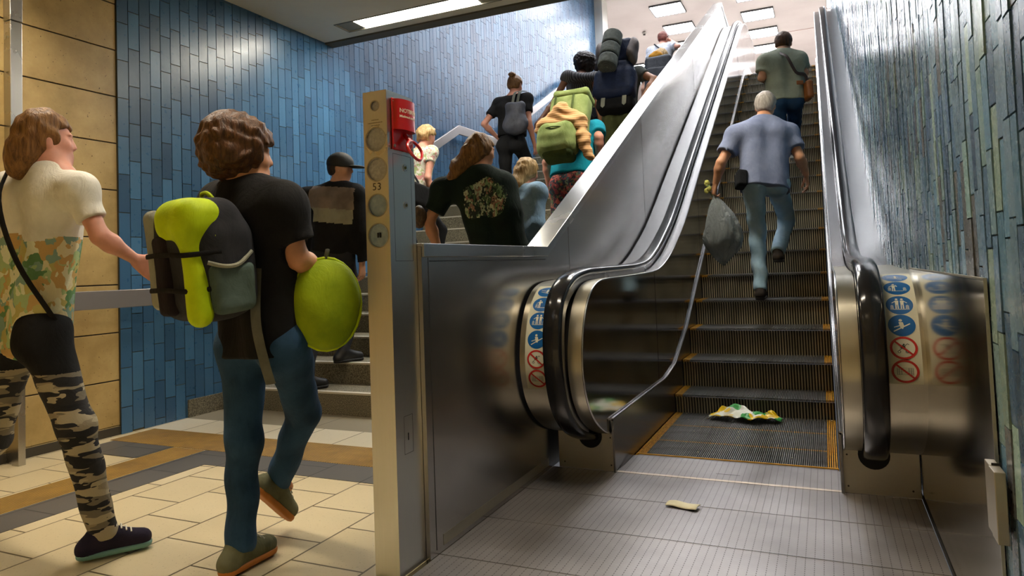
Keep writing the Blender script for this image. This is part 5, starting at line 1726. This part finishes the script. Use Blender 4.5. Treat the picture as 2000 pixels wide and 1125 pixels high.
I = make_person('teal', 'person in teal tee and patterned trousers bent under a huge sage green hiking pack', None, S_PINK, .97,
                K_TEAL, P_PANTS, SH_BLACK, hair_short(H_BROWN), h=.010, sleeve=.60, shirt_len=-.08, shirt_grow=.012, leg_w=1.18, fold_pants=.011)
R_ = frame(I)
hk = thing('hiking_backpack', 'huge sage green hiking backpack with a tan scarf on the person in teal', 'backpack', tuple(loc(I, 'chest', 0, -.32, -.3)))
S = Sdf(.009)
S.box(loc(I, 'chest', .03, -.25, .12), (.170, .10, .22), R_, .06, k=.04)
S.mesh('upper_body', K_SAGE, hk, folds(.008, 22))
S = Sdf(.009)
S.box(loc(I, 'chest', -.02, -.33, -.14), (.175, .105, .145), R_, .085, k=.05)
S.box(loc(I, 'chest', -.02, -.38, -.10), (.13, .08, .09), R_, .06, k=.05)
S.mesh('front_pouch', K_SAGE, hk, folds(.012, 24))
S = Sdf(.009).box(loc(I, 'chest', -.01, -.30, -.255), (.135, .10, .055), R_, .05, k=.05)
S.mesh('base_panel', K_SAGED, hk, folds(.005, 26))
tube_obj('pouch_zip', [loc(I, 'chest', -.17, -.40, -.10), loc(I, 'chest', -.09, -.455, -.085), loc(I, 'chest', .02, -.46, -.085), loc(I, 'chest', .11, -.42, -.10)], .005, K_SAGED, hk)
S = Sdf(.009)
S.box(loc(I, 'chest', .045, -.25, .335), (.160, .11, .035), R_, .03, k=.02)
S.mesh('lid', K_SAGE, hk, folds(.006, 26))
for q in (-.08, .08):
    tube_obj('strap', [loc(I, 'chest', q, -.355, .30), loc(I, 'chest', q, -.36, .18), loc(I, 'chest', q, -.36, .10)], .010, K_SAGED, hk, ry=.004)
strap_pair(I, hk, K_SAGED, .028, -.15, -.25)
sc = thing('scarf', 'tan woven scarf wrapped round the sage green hiking backpack', 'scarf', tuple(loc(I, 'chest', 0, -.4, -.1)))
S = Sdf(.009)
S.cap(loc(I, 'chest', -.17, -.34, -.02), loc(I, 'chest', .0, -.40, .12), .060, .060, k=.05)
S.cap(loc(I, 'chest', .0, -.39, .12), loc(I, 'chest', .16, -.345, .04), .055, .05, k=.05)
S.cap(loc(I, 'chest', -.16, -.37, .0), loc(I, 'chest', .14, -.39, .0), .050, .045, k=.05)
S.cap(loc(I, 'chest', .16, -.35, .03), loc(I, 'chest', .20, -.33, -.15), .050, .050, k=.05)
S.cap(loc(I, 'chest', .20, -.33, -.15), loc(I, 'chest', .26, -.30, -.30), .050, .040, k=.05)
S.mesh('cloth', P_SCARF, sc, folds(.012, 44, vert=1.8))

I = make_person('afro', 'person with afro hair in a grey striped sleeveless top climbing the stairs', None, S_BROWN, .94,
                P_GREYS, K_BLACK, SH_BLACK, hair_curly(H_DARK, .058, .011, 80, -.02), h=.010, sleeve=.12, fem=True)
tube_obj('strap', [loc(I, 'neck', .10, -.10, .02), loc(I, 'chest', .12, -.13, .03), loc(I, 'chest', .12, -.12, -.2)], .012, K_SAGE, I['base'], ry=.004)

I = make_person('navy_pack', 'person in olive trousers under a navy hiking pack with arms out at the sides', None, S_WARM, 1.02,
                K_GREYT, K_OLIVEP, SH_BROWN, hair_short(H_BROWN), h=.010, sleeve=.42, leg_w=1.2, fold_pants=.010)
R_ = frame(I)
nb = thing('hiking_backpack', 'navy and taupe hiking backpack beside the parapet with a rolled mat strapped on top', 'backpack', tuple(loc(I, 'chest', 0, -.3, -.45)))
S = Sdf(.010)
S.box(loc(I, 'chest', 0, -.25, -.13), (.225, .125, .17), R_, .08, k=.05)
S.box(loc(I, 'chest', 0, -.24, -.02), (.19, .11, .17), R_, .07, k=.05)
S.mesh('main_body', K_NAVY, nb, folds(.010, 22))
S = Sdf(.010).box(loc(I, 'chest', .02, -.235, .27), (.165, .10, .17), R_, .07, k=.05)
S.mesh('upper_body', K_NAVY, nb, folds(.008, 26))
for q in (-1, 1):
    S = Sdf(.010).ell(loc(I, 'chest', q * .175 + .01, -.30, .25), (.062, .085, .17), R_, k=.03)
    S.mesh('side_pocket', K_TAUPE, nb, folds(.010, 30))
S = Sdf(.010).box(loc(I, 'chest', 0, -.20, -.345), (.20, .10, .065), R_, .04)
S.mesh('hip_belt', K_BLACK, nb, folds(.004, 26))
for q in (-.11, .12):
    MB().prism([(-.022, .05), (.022, .05), (.022, -.05), (0, -.072), (-.022, -.05)], lambda p, t_, q=q: tuple(loc(I, 'chest', q + p[0], -.305 - t_, -.345 + p[1])), 0, .006).build('strap_tab', K_LGREY, nb)
strap_pair(I, nb, K_NAVY, .030, -.15, -.28)
mt = thing('rolled_mat', 'grey foam sleeping mat rolled up on the navy hiking backpack', 'mat', tuple(loc(I, 'chest', 0, -.4, .2)))
a_, b_ = loc(I, 'chest', -.02, -.38, .44), loc(I, 'chest', -.045, -.45, -.02)
ax_ = un(b_ - a_)
u1 = un(np.cross(ax_, I['lat'])); u2 = np.cross(ax_, u1)
rows = []
Lr = np.linalg.norm(b_ - a_)
for k in range(41):
    f_ = k / 40
    r_ = .104
    for g_ in (.36, .70):
        r_ -= .014 * math.exp(-((f_ - g_) / .022) ** 2)
    if k in (0, 40): r_ = .098
    rows.append([tuple(a_ + ax_ * Lr * f_ + (u1 * math.cos(t_) + u2 * math.sin(t_)) * r_) for t_ in [2 * math.pi * j / 28 for j in range(28)]])
m = MB().grid(rows, closed=True)
m.face(rows[0]); m.face(rows[-1])
mo = m.build('roll', K_MAT, mt, smooth=True, angle=50)
pts = [b_ + ax_ * .002 + (u1 * math.cos(t_) + u2 * math.sin(t_)) * (.012 + .0125 * t_ / (2 * math.pi) * 1.2) for t_ in [k * .35 for k in range(110)]]
MB().tube([Vector(p) for p in pts], .0022, 5, cap=False).build('spiral_edge', K_DKGREY, mt)
for g_ in (.36, .70):
    ring = [a_ + ax_ * Lr * g_ + (u1 * math.cos(t_) + u2 * math.sin(t_)) * .092 for t_ in [2 * math.pi * j / 28 for j in range(29)]]
    MB().tube([Vector(p) for p in ring], .010, 8, cap=False, ry=.005).build('strap', K_BLACK, mt, smooth=True)

I = make_person('dark_hair', 'person with dark hair mostly hidden behind the navy hiking backpack', None, S_WARM, .96,
                K_BLACK, K_JEAND, SH_BLACK, hair_short(H_DARK, .012, .006), h=.011, sleeve=.3, fem=True)
I = make_person('grey_pack', 'person in jeans near the stair top with a dark grey square pack', None, S_LIGHT, .98,
                K_BLACK, K_JEAND, SH_BLACK, hair_short(H_BLOND, .012, .006), h=.011, sleeve=.6)
R_ = frame(I)
gp = thing('backpack', 'dark grey square backpack near the top of the stairs', 'backpack', tuple(loc(I, 'chest', 0, -.24, -.4)))
S = Sdf(.010).box(loc(I, 'chest', .02, -.24, -.06), (.185, .10, .27), R_, .06)
S.mesh('body', cloth('graphite_nylon', '34363C', '292B30', rough=.6), gp, folds(.005, 18))
S = Sdf(.010).box(loc(I, 'chest', .02, -.345, -.13), (.14, .03, .14), R_, .03)
S.mesh('front_pocket', cloth('graphite_nylon', '34363C', '292B30', rough=.6), gp, folds(.004, 18))
tube_obj('side_zip', [loc(I, 'chest', .205, -.27, .16), loc(I, 'chest', .212, -.27, 0), loc(I, 'chest', .205, -.27, -.28)], .006, K_LGREY, gp)
strap_pair(I, gp, K_BLACK, .026, -.14, -.28)
S = Sdf(.010).ell(loc(I, 'chest', -.03, -.20, .25), (.10, .07, .075), R_)
hd_ = S.mesh('hood', cloth('mustard_cotton', 'B8832A', '8E5F18'), I['base'], folds(.012, 46, vert=.3))

I = make_person('pale_top', 'person with reddish hair in a pale striped top at the head of the stairs', None, S_PINK, .96,
                K_WSTRIPE, K_JEAND, SH_WHITE, hair_short(H_AUB, .010, .004), h=.011, sleeve=.5, fem=True, shirt_grow=.01)
db = thing('shoulder_bag', 'dark shoulder bag of the person in pale striped top', 'bag', tuple(loc(I, 'pel', .2, -.15, .0)))
Sdf(.010).ell(loc(I, 'pel', .17, -.17, .12), (.09, .06, .10), frame(I)).mesh('pouch', K_BLACK, db, folds(.006, 30))
tube_obj('strap', [loc(I, 'pel', .17, -.17, .2), loc(I, 'chest', .10, -.155, .0), loc(I, 'neck', -.09, -.10, .02)], .012, K_DKGREY, db, ry=.004)

# ------------------------------------------------------------------ two people on the escalator
I = make_person('grey_hair', 'person with grey hair in slate blue tee and pale jeans walking up the escalator', None, S_WARM, .99,
                K_BLUEG, K_JEANL, SH_BROWN, hair_short(H_GREY, .008, .003, 80), h=.0075, sleeve=.58, look=(.05, 1, -.35), shirt_grow=.014, shirt_len=.06, fold_shirt=.006, fold_pants=.009,
                hands={'L': {'curl': 1.15}, 'R': {'curl': .65, 'dir': (.12, .10, -.98)}})
S = Sdf(.008).box(loc(I, 'pel', -.185, -.02, -.06), (.04, .06, .07), frame(I), .02)
bpch = thing('belt_pouch', 'black belt pouch at the left hip of the grey haired person', 'pouch', tuple(loc(I, 'pel', -.185, -.02, -.13)))
S.mesh('pouch', K_BLACK, bpch, folds(.003, 26))
t = NT('grey_translucent_plastic')
nz = t.noise(t.obj((1, 1, .35)), 16.0, 5.0, .6, 1.5)
t.bump(nz, .9, .03)
M_PBAG = t.set(Base_Color=lin('A2A8AA'), Roughness=.2, Transmission_Weight=.35, IOR=1.2, Specular_IOR_Level=.6, Alpha=.93)
pb = thing('plastic_bag', 'grey translucent plastic bag hanging from the hand of the grey haired person', 'plastic bag', tuple(I['J']['wriL'] + V3(0, 0, -.7)))
wl = I['J']['wriL'] + un(I['J']['wriL'] - I['J']['elbL']) * .075
rows = []
for k in range(34):
    f_ = k / 33
    z_ = -.60 * f_ + .02
    if f_ < .12: r_ = .012 + .10 * f_
    else: r_ = .024 + .120 * math.sin(min(1, (f_ - .12) / .56) * math.pi / 2) ** .9
    if f_ > .68: r_ *= max(0.0, 1 - ((f_ - .68) / .325) ** 1.6)
    cx_, cy_ = .055 * min(1, f_ * 2.2), .0
    row = []
    for j in range(44):
        a = 2 * math.pi * j / 44
        wr = 1 + .07 * math.sin(5 * a + 3 * f_) + .05 * math.sin(11 * a + 9 * f_) + .04 * math.sin(17 * a - 13 * f_)
        if f_ < .4: wr += .12 * math.sin(9 * a) * (1 - f_ / .4)
        row.append((wl[0] + cx_ + r_ * 1.02 * wr * math.cos(a), wl[1] + cy_ + r_ * .72 * wr * math.sin(a), wl[2] + z_ + .02 * math.sin(3 * a + 7 * f_) * f_))
    rows.append(row)
m = MB().grid(rows, closed=True)
m.face(rows[-1])
m.build('bag_film', M_PBAG, pb, smooth=True, angle=80)
for q in (-.02, .02):
    tube_obj('bag_handle', [wl + V3(q, 0, -.02), wl + V3(q * 1.3, .005, .03), wl + V3(q * .6, .0, .045)], .006, M_PBAG, pb)
fl = thing('flower_bunch', 'small yellow green wrapped bunch held above the plastic bag', 'flowers', tuple(wl + V3(-.04, 0, 0)))
for k, (dx, dz, rr_) in enumerate(((-.045, .075, .022), (-.03, .03, .020), (-.052, .015, .018), (-.035, .055, .017))):
    Sdf(.005).ell(wl + V3(dx, -.02, dz), (rr_, rr_ * .6, rr_ * 1.2), None).mesh('blossom' if k < 3 else 'leaf', cloth('yellow_petals', 'C9C46A', '8E9440') if k < 3 else K_SAGE, fl, curls(.004, 160))
tube_obj('stem', [wl + V3(-.04, -.02, .02), wl + V3(-.02, -.01, -.01), wl + V3(-.005, -.005, -.03)], .004, K_SAGE, fl)

I = make_person('olive_tee', 'person in olive tee and dark jeans standing high on the escalator with head bowed', None, S_WARM, 1.0,
                K_OLIVE, K_JEAN, SH_WHITE, hair_short(H_BROWN, .008, .003), h=.008, sleeve=.62, look=(0, 1, -.7), shirt_grow=.014, shirt_len=.03, hands={'L': {'curl': .7}, 'R': {'curl': .7}})
tube_obj('wristband', [I['J']['elbL'] * .45 + I['J']['wriL'] * .55 + V3(.042 * math.cos(a), 0.02, .042 * math.sin(a)) for a in [k * .7 for k in range(10)]], .005, K_BLACK, I['base'])
cbg = thing('crossbody_bag', 'brown leather crossbody bag on the hip of the person in olive tee', 'bag', tuple(loc(I, 'pel', .18, -.10, -.15)))
S = Sdf(.007).box(loc(I, 'pel', .175, -.10, -.02), (.035, .075, .095), frame(I), .03)
S.mesh('pouch', K_BROWNL, cbg, folds(.003, 22))
S = Sdf(.007).box(loc(I, 'pel', .08, -.155, .045), (.035, .008, .022), frame(I), .006)
S.mesh('strap_patch', K_BROWNL, cbg)
tube_obj('strap', [loc(I, 'neck', -.085, -.035, .02), loc(I, 'neck', -.06, -.115, -.06), loc(I, 'chest', -.01, -.148, .06), loc(I, 'chest', .06, -.150, -.10), loc(I, 'pel', .14, -.13, .14), loc(I, 'pel', .175, -.11, .07)], .016, K_STRAPB, cbg, ry=.004)

# ------------------------------------------------------------------ litter
def sheet(name, label, cat, corner, U, V_, nu, nv, zf, mat, th=.0012):
    rows = []
    for j in range(nv + 1):
        row = []
        for i in range(nu + 1):
            u_, v_ = i / nu, j / nv
            p = Vector(corner) + Vector(U) * u_ + Vector(V_) * v_
            x_, y_, z_ = zf(u_, v_)
            row.append((p.x + x_, p.y + y_, p.z + z_))
        rows.append(row)
    o = MB().grid(rows).build(name, mat, None, smooth=True, angle=70, solid=th)
    return tag(o, label, cat)
t = NT('lemon_wrapper')
vo = t.n('ShaderNodeTexVoronoi'); t.put(vo.inputs['Vector'], t.obj()); vo.inputs['Scale'].default_value = 14.0
sp = t.n('ShaderNodeSeparateColor'); t.put(sp.inputs[0], vo.outputs['Color'])
blob = t.math('LESS_THAN', vo.outputs['Distance'], .60)
c = t.mix(blob, lin('E9EAE0'), t.ramp(sp.outputs[0], [(0, lin('F0C814')), (.60, lin('3FA24A'))], 'CONSTANT'))
M_WRAP = t.set(Base_Color=c, Roughness=.4)
def wrapz(u, v):
    z = .008 + .010 * (1 + math.sin(11 * u + 3 * v)) * (.3 + .7 * v) + .007 * (1 + math.sin(23 * u * v + 5 * v)) + .006 * (1 + math.sin(31 * u - 8 * v)) + .035 * max(0, v - .4) * (1.2 + math.sin(7 * u))
    return (.014 * math.sin(9 * v + 3 * u) + .03 * (v - .5) * (1 if u > .5 else -1) * -abs(2 * u - 1), .016 * math.sin(8 * u) * (1 - v) - .05 * abs(u - .5) * (v - .5) * 2 + .012 * math.sin(19 * u), z * (1 - (2 * u - 1) ** 6 * .8))
sheet('plastic_wrapper', 'crumpled plastic wrapper with yellow and green spots lying on the escalator', 'wrapper', (-.735, 4.595, .004), (.43, 0, 0), (.0, .17, 0), 34, 16, wrapz, M_WRAP)
M_TISS = cloth('cream_tissue', 'E9E2C4', 'D8CFAD', bump=.2)
sheet('paper_napkin', 'folded cream paper napkin lying on the metal landing plate', 'napkin', (-.668, 2.945, .003), (.130, -.020, 0), (.012, .055, 0), 16, 8,
      lambda u, v: (0, .003 * math.sin(5 * u), .005 + .005 * math.sin(3.1 * v) + .002 * math.sin(8 * u) + .004 * v), M_TISS, .003)
rr = random.Random(11)
bits = []
for k in range(16):
    bx, by = rr.uniform(-.95, -.02), rr.uniform(3.75, 4.78)
    s_ = rr.uniform(.003, .007)
    o = sheet('paper_scrap', 'tiny pale paper scrap lying on the lowest escalator steps', 'paper scrap', (bx, by, .0015), (s_ * 1.5, s_ * .3, 0), (-s_ * .2, s_, 0), 2, 2, lambda u, v: (0, 0, .002 * u * v), M_TISS, .0006)
    o['group'] = 'paper scraps on the lowest escalator steps'
